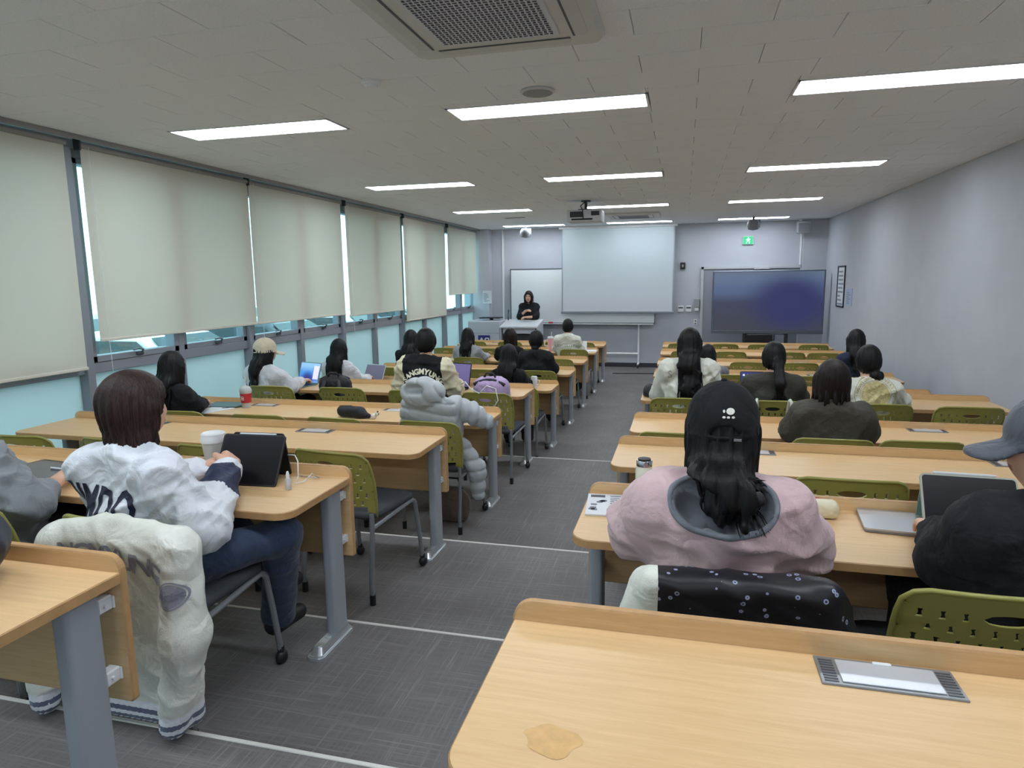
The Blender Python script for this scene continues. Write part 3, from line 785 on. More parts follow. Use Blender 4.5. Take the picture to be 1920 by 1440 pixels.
def person(label, x, row, y=None, rz=0, head=(0, .03, 1.13), hyaw=0, sw=.175, h=.016, top=None, pants=None, hair=None, arms=None, legs=None, cap=None, standing=False, z=None, group='students in the lecture room', scale=1.):
    Y0 = ROWY[row]-.61 if row else y
    if row and y is not None: Y0 = y
    Z0 = LEV[row] if row else 0
    if z is not None: Z0 = z
    t = thing('person', label, 'person', (x, Y0, Z0), rz, group)
    hd = v3(head)
    lift = .42 if standing else 0
    pel = v3((0, .0, .53+lift)); nk = hd+v3((0, -.035, -.135)); 
    chest = pel*.36+nk*.64+v3((0, -.015, -.04)); belly = pel*.75+nk*.25+v3((0, -.005, 0))
    sw = sw*.76; shz = nk[2]-.082
    sh = {s_: v3((nk[0]+s_*sw, nk[1]-.02, shz)) for s_ in (-1, 1)}
    A = {}
    for s_ in (-1, 1):
        el, wr = (arms or {}).get(s_, (None, None))
        el = v3((el[0]*.78, el[1]-.005, el[2]+.012)) if el is not None else v3((nk[0]+s_*(sw+.055), nk[1]+.06, .79+lift)); wr = v3(wr) if wr is not None else v3((s_*.13, .27, .768+lift))
        lowz = .745 if (top or {}).get('cutw', 0) > .05 else .768
        if not standing and wr[1] > .1 and wr[2] < lowz: wr[2] = lowz
        A[s_] = (sh[s_], el, wr)
    if standing: G = {s_: [v3((s_*.085, 0, .93)), v3((s_*.09, .02, .50)), v3((s_*.09, -.01, .09))] for s_ in (-1, 1)}
    else: G = {s_: [v3((s_*.085, .02, .535)), v3((s_*.11, .38, .545)), v3((s_*.11, .36, .11))] for s_ in (-1, 1)}
    if legs: G.update({k: [v3(q) for q in v] for k, v in legs.items()})
    cy, sy = math.cos(hyaw), math.sin(hyaw)
    def hl(px, py, pz): return (hd[0]+px*cy-py*sy, hd[1]+px*sy+py*cy, hd[2]+pz)
    def LP(P):
        dx, dy, dz = P[0]-f32(hd[0]), P[1]-f32(hd[1]), P[2]-f32(hd[2])
        return (dx*f32(cy)+dy*f32(sy), dy*f32(cy)-dx*f32(sy), dz)
    def torso(P, g=0., k=.05):
        d = s_ell(P, pel, (.145+g, .11+g, .12+g))
        for s_ in (-1, 1):
            d = smin(d, s_chain(P, [pel+v3((s_*.05, 0, 0)), belly+v3((s_*.045, 0, 0)), chest+v3((s_*.055, 0, 0))], [.09+g, .082+g, .09+g], .04), k)
        d = smin(d, s_chain(P, [sh[-1], v3((nk[0], nk[1]-.015, shz+.045)), sh[1]], [.046+g*.8, .052+g*.6, .046+g*.8], .04), k)
        return d
    def arm(P, s_, g=0., gw=None):
        a, e, w_ = A[s_]; gw = g if gw is None else gw
        return s_chain(P, [a, e, w_], [.046+g, .040+g, .028+gw], .025)
    def leg(P, s_, g=0., gl=None):
        a, e, w_ = G[s_]; gl = g if gl is None else gl
        return s_chain(P, [a, e, w_], [.076+g, .056+g, .042+gl], .04)
    bx = [v3(q) for q in [pel, nk, sh[-1], sh[1]]+[p for s_ in A for p in A[s_]]]
    lo = np.min(bx, 0)-.19; hi = np.max(bx, 0)+.17
    # --- body: head, neck, trunk, arms and legs as one surface
    def fbody(P):
        d = torso(P, -.012)
        d = smin(d, s_cap(P, nk+v3((0, -.005, -.02)), hd+v3((0, -.01, -.05)), .052, .05), .04)
        for s_ in (-1, 1): d = smin(d, arm(P, s_, -.006, 0), .03); d = smin(d, leg(P, s_, -.01), .04)
        Q = LP(P)
        e = s_ell(Q, (0, -.01, .02), (.074, .09, .092)); e = smin(e, s_ell(Q, (0, .02, -.045), (.056, .062, .068)), .05)
        e = smin(e, s_cap(Q, (0, .078, .002), (0, .086, -.026), .008, .011), .016)
        e = smin(e, s_cap(Q, (-.02, .074, -.062), (.02, .074, -.062), .007), .01)
        for s_ in (-1, 1):
            e = smin(e, s_ell(Q, (s_*.076, -.012, -.01), (.011, .02, .032)), .008)
            e = smax(e, -s_ell(Q, (s_*.032, .088, .008), (.017, .010, .009)), .01)
        return smin(d, e, .03)
    lo2 = np.minimum(lo, np.min([q for s_ in G for q in G[s_]], 0)-.12); hi2 = np.maximum(np.maximum(hi, hd+.17), np.max([q for s_ in G for q in G[s_]], 0)+.1)
    V, F = polygonize(fbody, lo2, hi2, h*.9); V = relax(V, F, 1)
    parts = [(V, F)]
    for s_ in (-1, 1):
        a, e, w_ = A[s_]; d = w_-e; d[2] *= .4; up = v3((0, 0, 1)); curl = .55
        o_ = (top or {}).get('hand', {}).get(s_)
        if o_: d, up, curl = v3(o_[0]), v3(o_[1]), o_[2]
        parts.append(hand_geo(tuple(w_), tuple(d), tuple(up), -s_, curl, .0055 if h < .014 else .0075))
    V, F = join_np(parts); cen = np.array([V[list(q)].mean(0) for q in F])
    rel = cen-hd; lx = rel[:, 0]*cy+rel[:, 1]*sy; ly = -rel[:, 0]*sy+rel[:, 1]*cy; lz = rel[:, 2]
    mi = np.zeros(len(F), int)
    mi[(ly > .05) & (np.abs(np.abs(lx)-.032) < .013) & (np.abs(lz-.008) < .007)] = 1
    mi[(ly > .05) & (np.abs(lx) < .022) & (np.abs(lz+.063) < .008)] = 2
    np_obj('body', V, F, [M_skin, M_eye, M_lip], t, mi)
    # --- top
    tp = dict(mats=[cloth('white_cotton', (214, 216, 220))], g=.03, ga=.024, gw=.02, hem=.50, wr=.010, freq=42, sleeve=0, rib=None, collar=.0, seed=1, cuff=.0)
    tp.update(top or {})
    g, ga, gw = tp['g'], tp['ga'], tp['gw']; hem = tp['hem']+lift
    AA = {}
    for s_ in (-1, 1):
        a, e, w_ = A[s_]; cut = tp.get('cutw', .015); AA[s_] = w_-(w_-e)/np.linalg.norm(w_-e)*cut
    def ftop(P):
        d = torso(P, g, .055)
        d = smax(d, f32(hem)-P[2], .02)
        d = smax(d, P[2]-f32(nk[2]+.035), .02)
        for s_ in (-1, 1):
            a, e, _ = A[s_]; d = smin(d, s_chain(P, [a, e, AA[s_]], [.046+ga, .042+ga, .033+gw], .03), tp.get('kj', .05))
        if tp['collar']: d = smin(d, s_torus(P, (nk[0], nk[1]+.0, nk[2]+.005), .066, tp['collar'], -.35, 1.0), .012)
        d = smax(d, -s_cap(P, nk+v3((0, 0, -.01)), hd, .05, .05), .012)
        if tp.get('extra'): d = tp['extra'](P, d, dict(nk=nk, hd=hd, sh=sh, chest=chest, A=A, pel=pel))
        return d
    def dtop(V, N):
        s0 = folds(V, tp['seed'], tp['freq'], (.8, .6, 1.), 3)+.45*folds(V, tp['seed']+9, tp['freq']*1.9, (.9, .9, .9), 3)
        # extra creases at elbows
        return tp['wr']*s0
    def mtop(cn, nn):
        mi = np.zeros(len(cn), int)
        P = (cn[:, 0].astype(f32), cn[:, 1].astype(f32), cn[:, 2].astype(f32))
        da = np.minimum(arm(P, -1, ga), arm(P, 1, ga)); dt = torso(P, g)
        slv = (da < dt-.012) | ((np.abs(cn[:, 0]-nk[0]) > sw*1.02) & (da < dt+.03))
        if tp['sleeve']: mi[slv] = tp['sleeve']
        if tp['rib'] is not None:
            for s_ in (-1, 1):
                dd = np.linalg.norm(cn-AA[s_], axis=1); mi[slv & (dd < .075) & (np.sign(cn[:, 0]-nk[0]) == s_)] = tp['rib']
            mi[(cn[:, 2] < hem+.05) & ~slv] = tp['rib']
        if tp.get('matfn'): mi = tp['matfn'](cn, nn, mi, slv, dict(nk=nk, hd=hd, AA=AA))
        return mi
    to = sdf_obj(tp.get('name', 'jacket'), ftop, lo, np.maximum(hi, nk+.12), h*.85, tp['mats'], t, mtop, dtop, 1, tp.get('label'))
    # --- trousers and shoes
    def fleg(P):
        d = s_ell(P, pel+v3((0, 0, -.01)), (.155, .12, .105))
        for s_ in (-1, 1): d = smin(d, leg(P, s_, .014, .03), .04)
        d = smax(d, P[2]-f32(.66+lift), .02); return d
    lo3 = np.min([q for s_ in G for q in G[s_]]+[pel], 0)-.16; hi3 = np.max([q for s_ in G for q in G[s_]]+[pel], 0)+.14
    sdf_obj('trousers', fleg, lo3, hi3, h, pants or J_black, t, None, lambda V, N: .006*folds(V, 5, 50), 1)
    for s_ in (-1, 1):
        a = G[s_][2]; dirx = (G[s_][2]-G[s_][1])
        an = v3((a[0], a[1], a[2]-.06))
        def fs(P, an=an):
            d = s_cap(P, an+v3((0, -.03, .02)), an+v3((0, .13, .005)), .042, .036); d = smin(d, s_cap(P, an+v3((0, -.01, .04)), an+v3((0, 0, .07)), .042, .04), .03)
            return smax(d, f32(an[2]-.045)-P[2], .006)
        sdf_obj('shoe', fs, an+v3((-.07, -.1, -.06)), an+v3((.07, .2, .14)), h*.8, [M_shoe, M_sole], t, lambda cn, nn, an=an: (cn[:, 2] < an[2]-.022).astype(int))
    # --- hair
    hr = dict(style='long', mat=H_black, end=.80, w=.075, amp=.003, seed=3, n=40, wave=.01); hr.update(hair or {})
    st = hr['style']; back = lambda zz: chest[1]-.095-g-.03+ (zz-chest[2])*((nk[1]-pel[1])/(nk[2]-pel[2]))
    bob = hr.get('bob', .14)
    roots = []
    HC = lambda px, py, pz: v3(hl(px, py, pz))
    hw = hr['w']
    def fhair(P):
        Q = LP(P)
        vo_ = hr.get('vol', 0); d = s_ell(Q, (0, -.012, .026), (.086+vo_, .102+vo_, .105+vo_*.4))
        if st == 'bob':
            wd = hr.get('wide', 0)
            d = smin(d, s_ell(Q, (0, -.032, -.05), (.092+wd, .078, bob)), .05)
            for s_ in (-1, 1): d = smin(d, s_cap(Q, (s_*.068, .012, .0), (s_*(.070+wd-hr.get('taper', 0)), .022-hr.get('taper', 0), -bob+.015), .034, .026), .03)
            d = smax(d, f32(-bob-.045)-Q[2], .02)
        elif st in ('long', 'longcap'):
            d = smin(d, s_ell(Q, (0, -.035, -.06), (.084, .075, .12)), .05)
            for s_ in (-1, 1): d = smin(d, s_cap(Q, (s_*.062, .005, .0), (s_*.070, -.005, -.15), .032, .026), .03)
            # the fall of hair lying on the back of the garment
            zt, ze = hd[2]-.08, hr['end']; u = np.clip((P[2]-f32(ze))/f32(zt-ze), 0, 1)
            cx = f32(hd[0])+f32(hr.get('shift', 0))*(1-u); lim = f32(hw)*(f32(.72)+f32(.42)*u)
            wob = f32(.010)*np.sin(P[2]*f32(31))+f32(.006)*np.sin(P[2]*f32(67)+1)
            side = np.abs(P[0]-cx+wob*f32(hr['wave']/.012))-lim
            th_ = f32(.012)+f32(.020)*u
            shell = np.abs(ftop(P)-th_*f32(.8))-th_
            tips = f32(ze)+f32(.022)*np.sin(P[0]*f32(95))+f32(.016)*np.sin(P[0]*f32(211)+1)-P[2]
            c = smax(smax(shell, side, .018), tips, .008); c = smax(c, P[2]-f32(hd[2]-.06), .03); c = smax(c, P[1]-f32(nk[1]-.02), .03)
            d = smin(d, c, .03)
            d = smin(d, s_cap(P, hd+v3((0, -.06, -.06)), v3((hd[0], nk[1]-.075-g, nk[2]-.04)), .065, .045), .04)
        elif st in ('pony', 'bun', 'short'):
            d = smin(d, s_ell(Q, (0, -.035, -.03), (.076, .072, .075)), .04)
            for s_ in (-1, 1): d = smin(d, s_cap(Q, (s_*.066, .015, .0), (s_*.06, -.02, -.055), .022, .016), .02)
            if st == 'bun':
                bo = hr.get('bun', (0, -.10, -.10)); d = smin(d, s_ell(Q, bo, (.048, .040, .042)), .012)
            if st == 'pony':
                po = hr.get('pony', (0, -.10, .03)); a = HC(*po)
                pts = [a, a+v3((hr.get('shift', 0)*.3, -.04, -.05)), v3((a[0]+hr.get('shift', 0)*.7, min(a[1]-.03, back(hd[2]-.2)), hd[2]-.18)), v3((a[0]+hr.get('shift', 0), back(hr['end'])-.005, hr['end']))]
                d = smin(d, s_chain(P, pts, [.028, .038, .042, .014], .03), .015)
        d = smax(d, -s_ell(Q, (0, .115, -.035), (.066, .085, .095)), .02)
        return d
    lo4 = hd-v3((.19, .24, 0)); lo4[2] = min(hd[2]-.22, hr['end']-.04 if st in ('long', 'longcap', 'pony') else 9); lo4[1] = min(lo4[1], back(lo4[2])-.08) if st in ('long', 'longcap', 'pony') else lo4[1]
    hi4 = hd+v3((.19, .16, .17))
    Vh, Fh = polygonize(fhair, lo4, hi4, h*.62); Vh = relax(Vh, Fh, 1); Nh = vnormals(Vh, Fh); Vh = Vh+Nh*hair_disp(hd, hr['amp'])(Vh, Nh)[:, None]
    parts = [(Vh, Fh)]
    mb = None
    if st in ('long', 'longcap') and hr['n']:
        bv = BVHTree.FromPolygons([p.co for p in to.data.vertices], [tuple(p.vertices) for p in to.data.polygons])
        rr = random.Random(hr['seed']); mb = MB(); sf = hr.get('shift', 0)
        for i in range(hr['n']):
            q = rr.uniform(-1.25, 1.25); z0 = hd[2]-.10; z1 = hr['end']-rr.uniform(-.08, .055); ph = rr.uniform(0, 6); am = hr['wave']*rr.uniform(.4, 1.3); pts = []
            for j in range(9):
                a = j/8; zz = z0+(z1-z0)*a; xx = hd[0]+sf*a+q*hw*(.95-.22*a+ (.15*a if abs(q) > 1 else 0))+am*math.sin(ph+a*5)*a
                hit = bv.ray_cast(Vector((xx, -1, zz)), Vector((0, 1, 0)))
                yb = hit[0].y if hit[0] else nk[1]-.08
                yy = yb-.020-.014*(1-abs(q)*.6)*(1-a); yy = min(yy, hd[1]-.055-.03*math.cos(q)) if a < .3 else yy
                pts.append((xx, yy, zz))
            R0 = hr.get('r0', .005)*rr.uniform(.6, 1.3); mb.tube(pts, [R0*k for k in (.5, .9, 1, 1, .95, .85, .7, .45, .12)], 5)
    elif st == 'bob' and hr['n']:
        pth = []
        for k in range(11):
            a = -2.2+4.4*k/10; cx, cyy = math.sin(a)*(.092+hr.get('wide', 0)-hr.get('taper', 0)*.7), -.02-math.cos(a)*(.095-hr.get('taper', 0)*.7)
            pth.append([(tuple(HC(cx*.93, cyy*.93, -.03)), .006), (tuple(HC(cx*1.0, cyy*1.0, -bob*.7)), .008)])
        mb = strands(hr['seed'], pth, hr['n'], .085, .006, .006-hr.get('taper', 0)*.6, .006)
    elif st == 'pony' and hr['n']:
        a = HC(*hr.get('pony', (0, -.10, .03))); pth = [[(tuple(a+v3((hr.get('shift', 0)*.3, -.05, -.06))), .03), ((a[0]+hr.get('shift', 0)*.8, back(hr['end'])-.01, hr['end']+.06), .028)]]
        mb = strands(hr['seed'], pth, hr['n'], .11, .006, .03, hr['wave'])
    elif st == 'bun' and hr['n']:
        a = HC(*hr.get('bun', (0, -.10, -.10))); mb = strands(hr['seed'], [[(tuple(a+v3((0, -.02, -.03))), .02), (tuple(a+v3((0, -.02, -.05))), .015)]], hr['n'], .05, .0035, .01, .008)
    if mb: parts.append((np.array(mb.v), mb.f))
    V, F = join_np(parts); np_obj('hair', V, F, hr['mat'], t)
    # --- cap
    if cap:
        cm = cap['mat']
        def fcap(P):
            Q = LP(P)
            o_ = s_ell(Q, (0, -.012, .030), (.097, .113, .108)); o_ = smax(o_, f32(cap.get('low', -.012))-Q[2], .006)
            zb = Q[2]+Q[0]*Q[0]*f32(5.)+f32(.38)*np.maximum(Q[1]-f32(.07), 0); br = s_ell((Q[0], Q[1], zb), (0, .105, .008), (.074, .078, .034)); br = smax(br, zb-f32(.016), .002); br = smax(br, f32(-.001)-zb, .002)
            o_ = smin(o_, br, .006)
            if cap.get('hole', True): o_ = smax(o_, -s_ell(Q, (0, -.12, -.008), (.040, .04, .040)), .006)
            st_ = np.abs(s_ell(Q, (0, -.012, .030), (.098, .114, .109)))-f32(.004); st_ = np.maximum(st_, np.abs(Q[2]+f32(.002))-f32(.009))
            return np.minimum(o_, st_)
        co = sdf_obj('cap', fcap, hd-v3((.25, .25, .06)), hd+v3((.25, .25, .19)), h*.5, cm, t, None, None, 1, cap.get('label'))
        bt = MB().sphere(tuple(HC(0, -.012, .139)), .009, 10, 6, (1, 1, .6)); bt.build('button', cm, co)
        t['_cap'] = co.name
        return t, to, co
    return t, to, None
# ------------------------------------------------------------------ the people in the room
W_cot = cloth('white_windbreaker', (222, 225, 232), .03, .55, 0); W_navy = cloth('navy_panel', (30, 42, 74), .06, .6, 0)
W_rib = cloth('white_rib', (224, 226, 232), .02); W_ivory = cloth('ivory_melton', (218, 219, 208), .03)
T_black = cloth('black_knit', (20, 21, 27), .06, .95); T_hood = cloth('pink_sweat', (206, 176, 178), .04); T_grey = cloth('grey_sweat', (128, 132, 138), .06)
T_grmel = cloth('grey_melange', (112, 116, 124), .18); T_khaki = cloth('khaki_cotton', (72, 68, 60), .07); T_olive = cloth('dark_olive_cotton', (58, 57, 50), .07)
T_navy = cloth('navy_sweat', (34, 40, 68), .06); T_lgrey = cloth('light_grey_sweat', (158, 162, 166), .06); T_cream = cloth('cream_leather', (226, 220, 190), .03, .5, 0)
T_white = cloth('white_shirt', (212, 213, 220), .03, .7); T_stripe = cloth('rib_stripe', (92, 98, 122), .05)
LET_navy = mat('print_navy', (28, 30, 56), .6); LET_cream = mat('print_cream', (232, 228, 206), .7); LET_grey = mat('print_grey', (170, 168, 160), .7); LET_gold = mat('print_gold', (186, 172, 122), .5, .2, var=.25, vscale=90); LET_silver = mat('print_silver', (146, 146, 160), .5, .2)
def backM(px, pz, y=-.6, tilt=0):    # drawing plane facing the camera side (-y), x right, z up
    return Matrix.Translation((px, y, pz)) @ Matrix.Rotation(PI/2, 4, 'X') @ Matrix.Rotation(tilt, 4, 'Z')

# white windbreaker, brown bob, hands clasped on the desk (second window-side desk)
def mf_wind(cn, nn, mi, slv, J):
    d1 = np.linalg.norm(cn-J['AA'][1], axis=1); m = mi.copy(); m[slv & (cn[:, 0] > 0) & (d1 > .085) & (d1 < .21)] = 1; return m
t, to, _ = person('person with short brown bob in white windbreaker and jeans, hands clasped on the desk', -1.83, 2, rz=-.10, head=(-.01, -.05, 1.115), hyaw=-.45, sw=.20, h=.0108,
    top=dict(mats=[W_cot, W_navy], g=.050, ga=.040, gw=.032, wr=.016, freq=40, collar=.014, matfn=mf_wind, seed=4, hem=.46, name='windbreaker', hand={1: ((-.45, .80, .25), (.75, .1, .6), .9), -1: ((.5, .8, .25), (-.6, .0, .8), .95)}),
    arms={1: ((.335, -.05, .69), (.055, .275, .81)), -1: ((-.29, .0, .74), (-.075, .255, .80))}, pants=J_navy, hair=dict(style='bob', mat=H_brown, bob=.145, wide=.0, vol=.010, taper=.014, n=90, amp=.0028),
    legs={1: [(.10, -.07, .535), (.30, .28, .56), (.13, .42, .13)], -1: [(-.08, -.07, .535), (-.02, .34, .55), (.06, .50, .24)]})
v, f = text_mesh('UMDO', .16, .0055, 0, 1.12); v = [(p[0]*.60, p[1], 0) for p in v]
decal('lettering', v, f, to, backM(-.055, .80, -.6, -.05), LET_navy, to)
# grey sweatshirt, drawing on a tablet
person('person in grey sweatshirt at the left edge, bent over a flat tablet', -2.61, 2, head=(-.11, .0, 1.09), sw=.20, h=.0125,
    top=dict(mats=[T_grey], g=.045, ga=.040, gw=.026, wr=.014, cutw=.10, name='sweatshirt', seed=12), arms={1: ((.26, -.03, .70), (.125, .165, .745)), -1: ((-.24, -.06, .74), (-.13, .0, .63))}, hair=dict(style='long', end=.85))
# pink hoodie with black cap
def hood_extra(P, d, J):
    nk = J['nk']; c = nk+v3((0, -.10, -.085))
    o_ = s_ell(P, c, (.155, .095, .130)); i_ = s_ell(P, c+v3((0, -.035, .085)), (.125, .085, .105))
    hd_ = smax(o_, -i_, .015); tip = s_cap(P, c+v3((0, -.03, -.05)), c+v3((-.03, -.02, -.20)), .06, .012); hd_ = smin(hd_, tip, .05)
    d = smin(d, hd_, .02); return smax(d, -i_, .012)
def mf_hood(cn, nn, mi, slv, J):
    nk = J['nk']; c = nk+v3((0, -.10, -.085)); q = (cn-(c+v3((0, -.035, .085))))/np.array((.125, .085, .105)); m = mi.copy(); m[(q**2).sum(1) < 1.32] = 1; return m
t, to, co = person('person in pale pink hoodie and black cap with a small paw print', .115, 2, head=(.0, -.03, 1.12), sw=.205, h=.0105,
    top=dict(mats=[T_hood, T_grmel], g=.055, ga=.055, gw=.034, wr=.014, freq=30, extra=hood_extra, matfn=mf_hood, name='hoodie', seed=21, hem=.42), arms={-1: ((-.29, .03, .78), (-.16, .24, .745)), 1: ((.29, .04, .76), (.17, .24, .745))},
    hair=dict(style='longcap', end=.945, w=.060, n=150, wave=.02, amp=.004, shift=.035, r0=.005), cap=dict(mat=cloth('black_cap', (15, 16, 21), .05, .95), label='black baseball cap'), pants=J_grey)
def seam_rim(target, name, m, r, parent):
    """piping along the border between the first two cloths of a garment"""
    me = target.data; cnt = {}
    for p in me.polygons:
        k = p.vertices[:]
        for i in range(len(k)): cnt.setdefault(tuple(sorted((k[i], k[(i+1) % len(k)]))), []).append(p.material_index)
    adj = {}
    for (a, b), v in cnt.items():
        if len(v) == 2 and v[0] != v[1]: adj.setdefault(a, []).append(b); adj.setdefault(b, []).append(a)
    best = []; seen = set()
    for s0 in adj:
        if s0 in seen: continue
        path = [s0]; seen.add(s0); cur = s0
        while True:
            nx = [q for q in adj[cur] if q not in seen]
            if not nx: break
            cur = nx[0]; seen.add(cur); path.append(cur)
        if len(path) > len(best): best = path
    P = np.array([me.vertices[i].co[:] for i in best])
    for _ in range(14): P = .5*P+.25*(np.roll(P, 1, 0)+np.roll(P, -1, 0))
    return MB().tube([tuple(q) for q in P[::2]], r, 6, closed=True).build(name, m, parent, smooth=True)
seam_rim(to, 'hood_piping', T_grmel, .0085, to)
pv, pf = [], []
def blob(cx, cy, rx, ry, n=14):
    k = len(pv); pv.extend([(cx+rx*math.cos(2*PI*i/n), cy+ry*math.sin(2*PI*i/n), 0) for i in range(n)]); pf.append(tuple(range(k, k+n)))
blob(.004, .006, .0105, .0085); blob(-.012, .006, .003, .004)
for q in (-.012, -.001, .011): blob(q, -.009, .0042, .003)
decal('paw_print', pv, pf, co, backM(.008, 1.12+.066), mat('paw_white', (226, 224, 214), .6), co, .002, .01)
MB().box(-.010, .010, -.003, .003, -.004, .004, .001).build('buckle', M_chrome, co, loc=(.032, -.158, 1.119))
# dark jacket with grey cap at the right edge
t, to, co = person('person in black top and grey cap at the right edge, facing the upright tablet', .905, 2, rz=.12, head=(-.0, -.02, 1.11), hyaw=1.15, sw=.20, h=.0125,
    top=dict(mats=[T_black], g=.055, ga=.05, wr=.012, name='sweatshirt', seed=31, collar=.016), arms={-1: ((-.215, .05, .76), (-.12, .25, .745))},
    hair=dict(style='long', end=.84, n=60), cap=dict(mat=cloth('grey_cap', (84, 88, 98), .06), hole=False, label='grey baseball cap'))
decal('neck_tape', [(-.06, -.008, 0), (.06, -.008, 0), (.06, .008, 0), (-.06, .008, 0)], [(0, 1, 2, 3)], to, backM(.10, .99, -.6, -.35), T_lgrey, to)
# ---- window side
person('person with straight black hair in black top by the window at the fourth desk', -3.90, 4, head=(0, -.03, 1.10), h=.016, arms={1: ((.20, .02, .78), (.06, .20, .77)), -1: ((-.20, .02, .78), (-.06, .20, .77))}, top=dict(mats=[T_black], name='sweatshirt', seed=41), hair=dict(style='long', end=.80, w=.062))
person('person in white shirt and beige cap beside an open laptop by the window', -3.90, 5, rz=-.25, head=(0, -.02, 1.09), hyaw=-.35, h=.016, sw=.185, top=dict(mats=[T_white], g=.045, ga=.04, wr=.013, name='shirt', seed=43), hair=dict(style='longcap', end=.72, w=.045),
    cap=dict(mat=cloth('beige_cap', (206, 194, 172), .05), label='beige baseball cap'), arms={1: ((.26, .06, .74), (.15, .27, .745))})
t, to, _ = person('person in black varsity jacket with cream sleeves and arched lettering', -2.27, 5, head=(.02, .0, 1.20), sw=.235, h=.0145,
    top=dict(mats=[T_black, T_cream, cloth('black_rib', (30, 30, 36))], g=.055, ga=.045, gw=.03, sleeve=1, rib=None, wr=.012, collar=.018, seed=45, name='varsity_jacket'), arms={-1: ((-.335, .03, .76), (-.22, .24, .745)), 1: ((.31, .11, .745), (.215, .30, .745))},
    hair=dict(style='short', mat=H_black), pants=J_black)
v, f = arc_text('SANGMYUNG', .066, .21, .003, .72); decal('lettering', v, f, to, backM(.022, .945), LET_cream, to)
b_ = MB(); 
for q in (((-.13, -.09), (-.095, .06)), ((-.095, .06), (-.045, -.075)), ((-.075, .06), (-.01, -.085)), ((-.01, -.085), (.01, .045)), ((.03, -.08), (.035, .055)), ((.035, .055), (.10, .05)), ((.10, .05), (.11, -.0)), ((.11, 0), (.04, -.01))):
    (x0, y0), (x1, y1) = q; dx, dy = x1-x0, y1-y0; L_ = math.hypot(dx, dy); nx_, ny_ = -dy/L_*.004, dx/L_*.004
    k = len(b_.v); b_.v += [(x0-nx_, y0-ny_, 0), (x1-nx_, y1-ny_, 0), (x1+nx_, y1+ny_, 0), (x0+nx_, y0+ny_, 0)]; b_.f.append((k, k+1, k+2, k+3))
decal('monogram', b_.v, b_.f, to, backM(.0, .775), LET_grey, to)
person('person with very long black hair in white shirt behind a laptop by the window', -3.86, 6, head=(0, -.02, 1.14), h=.017, top=dict(mats=[T_white], g=.04, name='shirt', seed=47), hair=dict(style='long', end=.74, w=.085), arms={1: ((.30, .06, .76), (.2, .27, .745))})
person('person with long black hair and black top at the sixth window-side desk', -1.82, 6, head=(0, -.02, 1.10), h=.017, top=dict(mats=[T_black], g=.035, name='sweater', seed=49), hair=dict(style='long', end=.70, w=.085))
person('person in black behind the varsity jacket, long black hair', -3.50, 7, head=(0, 0, 1.15), h=.018, top=dict(mats=[T_black], name='sweatshirt', seed=50), hair=dict(style='long', end=.78, w=.075))
person('person in black sweater with hair tied low, seventh window-side desk', -1.79, 7, head=(0, -.02, 1.155), h=.017, sw=.195, top=dict(mats=[T_black], g=.045, name='sweater', seed=51), hair=dict(style='bun', bun=(0, -.075, -.095), n=14), arms={1: ((.28, .02, .77), (.19, .25, .745))})
person('person with long black hair in grey hoodie at the eighth window-side desk', -3.10, 8, head=(0, -.02, 1.09), h=.018, top=dict(mats=[T_lgrey], g=.045, name='hoodie', seed=53), hair=dict(style='long', end=.80, w=.075), arms={1: ((.27, .05, .76), (.2, .27, .745))})
person('person with shoulder length dark hair and black top, bare nape showing', -2.45, 8, head=(0, .0, 1.09), h=.018, sw=.19, top=dict(mats=[T_black], g=.03, name='sweater', seed=55), hair=dict(style='bob', mat=H_dark, bob=.12, n=24))
t, to, _ = person('person with short black hair in white lettered jacket at the ninth window-side desk', -1.81, 9, head=(0, -.02, 1.15), h=.018, sw=.195, top=dict(mats=[W_ivory], g=.04, collar=.014, name='jacket', seed=57), hair=dict(style='short', amp=.002))
v, f = arc_text('SANGMYUNG', .062, .5, .002, .74); decal('lettering', v, f, to, backM(0, .86), LET_grey, to)
v, f = text_mesh('UNIV', .062, .002); decal('lettering', v, f, to, backM(0, .775), LET_grey, to)
# ---- wall side
person('person with dark brown bob in khaki jacket at the fourth wall-side desk', .895, 4, head=(0, -.03, 1.115), h=.0145, sw=.20, top=dict(mats=[T_khaki], g=.048, ga=.042, wr=.012, collar=.014, name='jacket', seed=61), hair=dict(style='bob', mat=H_dark, bob=.155, wide=.008, n=70, amp=.0022))
t, to, _ = person('person with long wavy black hair in white jacket at the aisle seat', .06, 5, head=(0, -.01, 1.215), h=.0145, sw=.205, top=dict(mats=[W_ivory], g=.045, ga=.042, wr=.012, name='jacket', seed=63), hair=dict(style='long', end=.74, w=.07, n=120, wave=.03, amp=.004, shift=.02, r0=.005), arms={-1: ((-.30, .10, .76), (-.20, .30, .745))})
v, f = text_mesh('S', .085, .0); decal('lettering', v, f, to, backM(-.15, .97), LET_grey, to)
person('person with black ponytail in dark olive top beside a small screen', .71, 5, head=(0, -.02, 1.11), h=.0145, sw=.205, top=dict(mats=[T_olive], g=.045, name='sweatshirt', seed=65), hair=dict(style='pony', end=.78, n=50, shift=.03, pony=(.01, -.095, .0), wave=.015), arms={-1: ((-.28, .05, .77), (-.17, .26, .745)), 1: ((.29, .05, .77), (.18, .26, .745))})
t, to, _ = person('person with low bun in white jacket with big round gold emblem', 1.43, 5, head=(-.03, -.0, 1.09), h=.0145, sw=.20, top=dict(mats=[W_ivory], g=.045, ga=.04, wr=.011, name='jacket', seed=67), hair=dict(style='bun', bun=(.045, -.085, -.105), n=30), arms={1: ((.28, .05, .76), (.17, .26, .745))})
V_ = []; F_ = []
for r0, r1 in ((0, .098), (.104, .108), (.142, .147)):
    v, f = ring2d(r0, r1); k = len(V_); V_ += v; F_ += [tuple(i+k for i in q) for q in f]
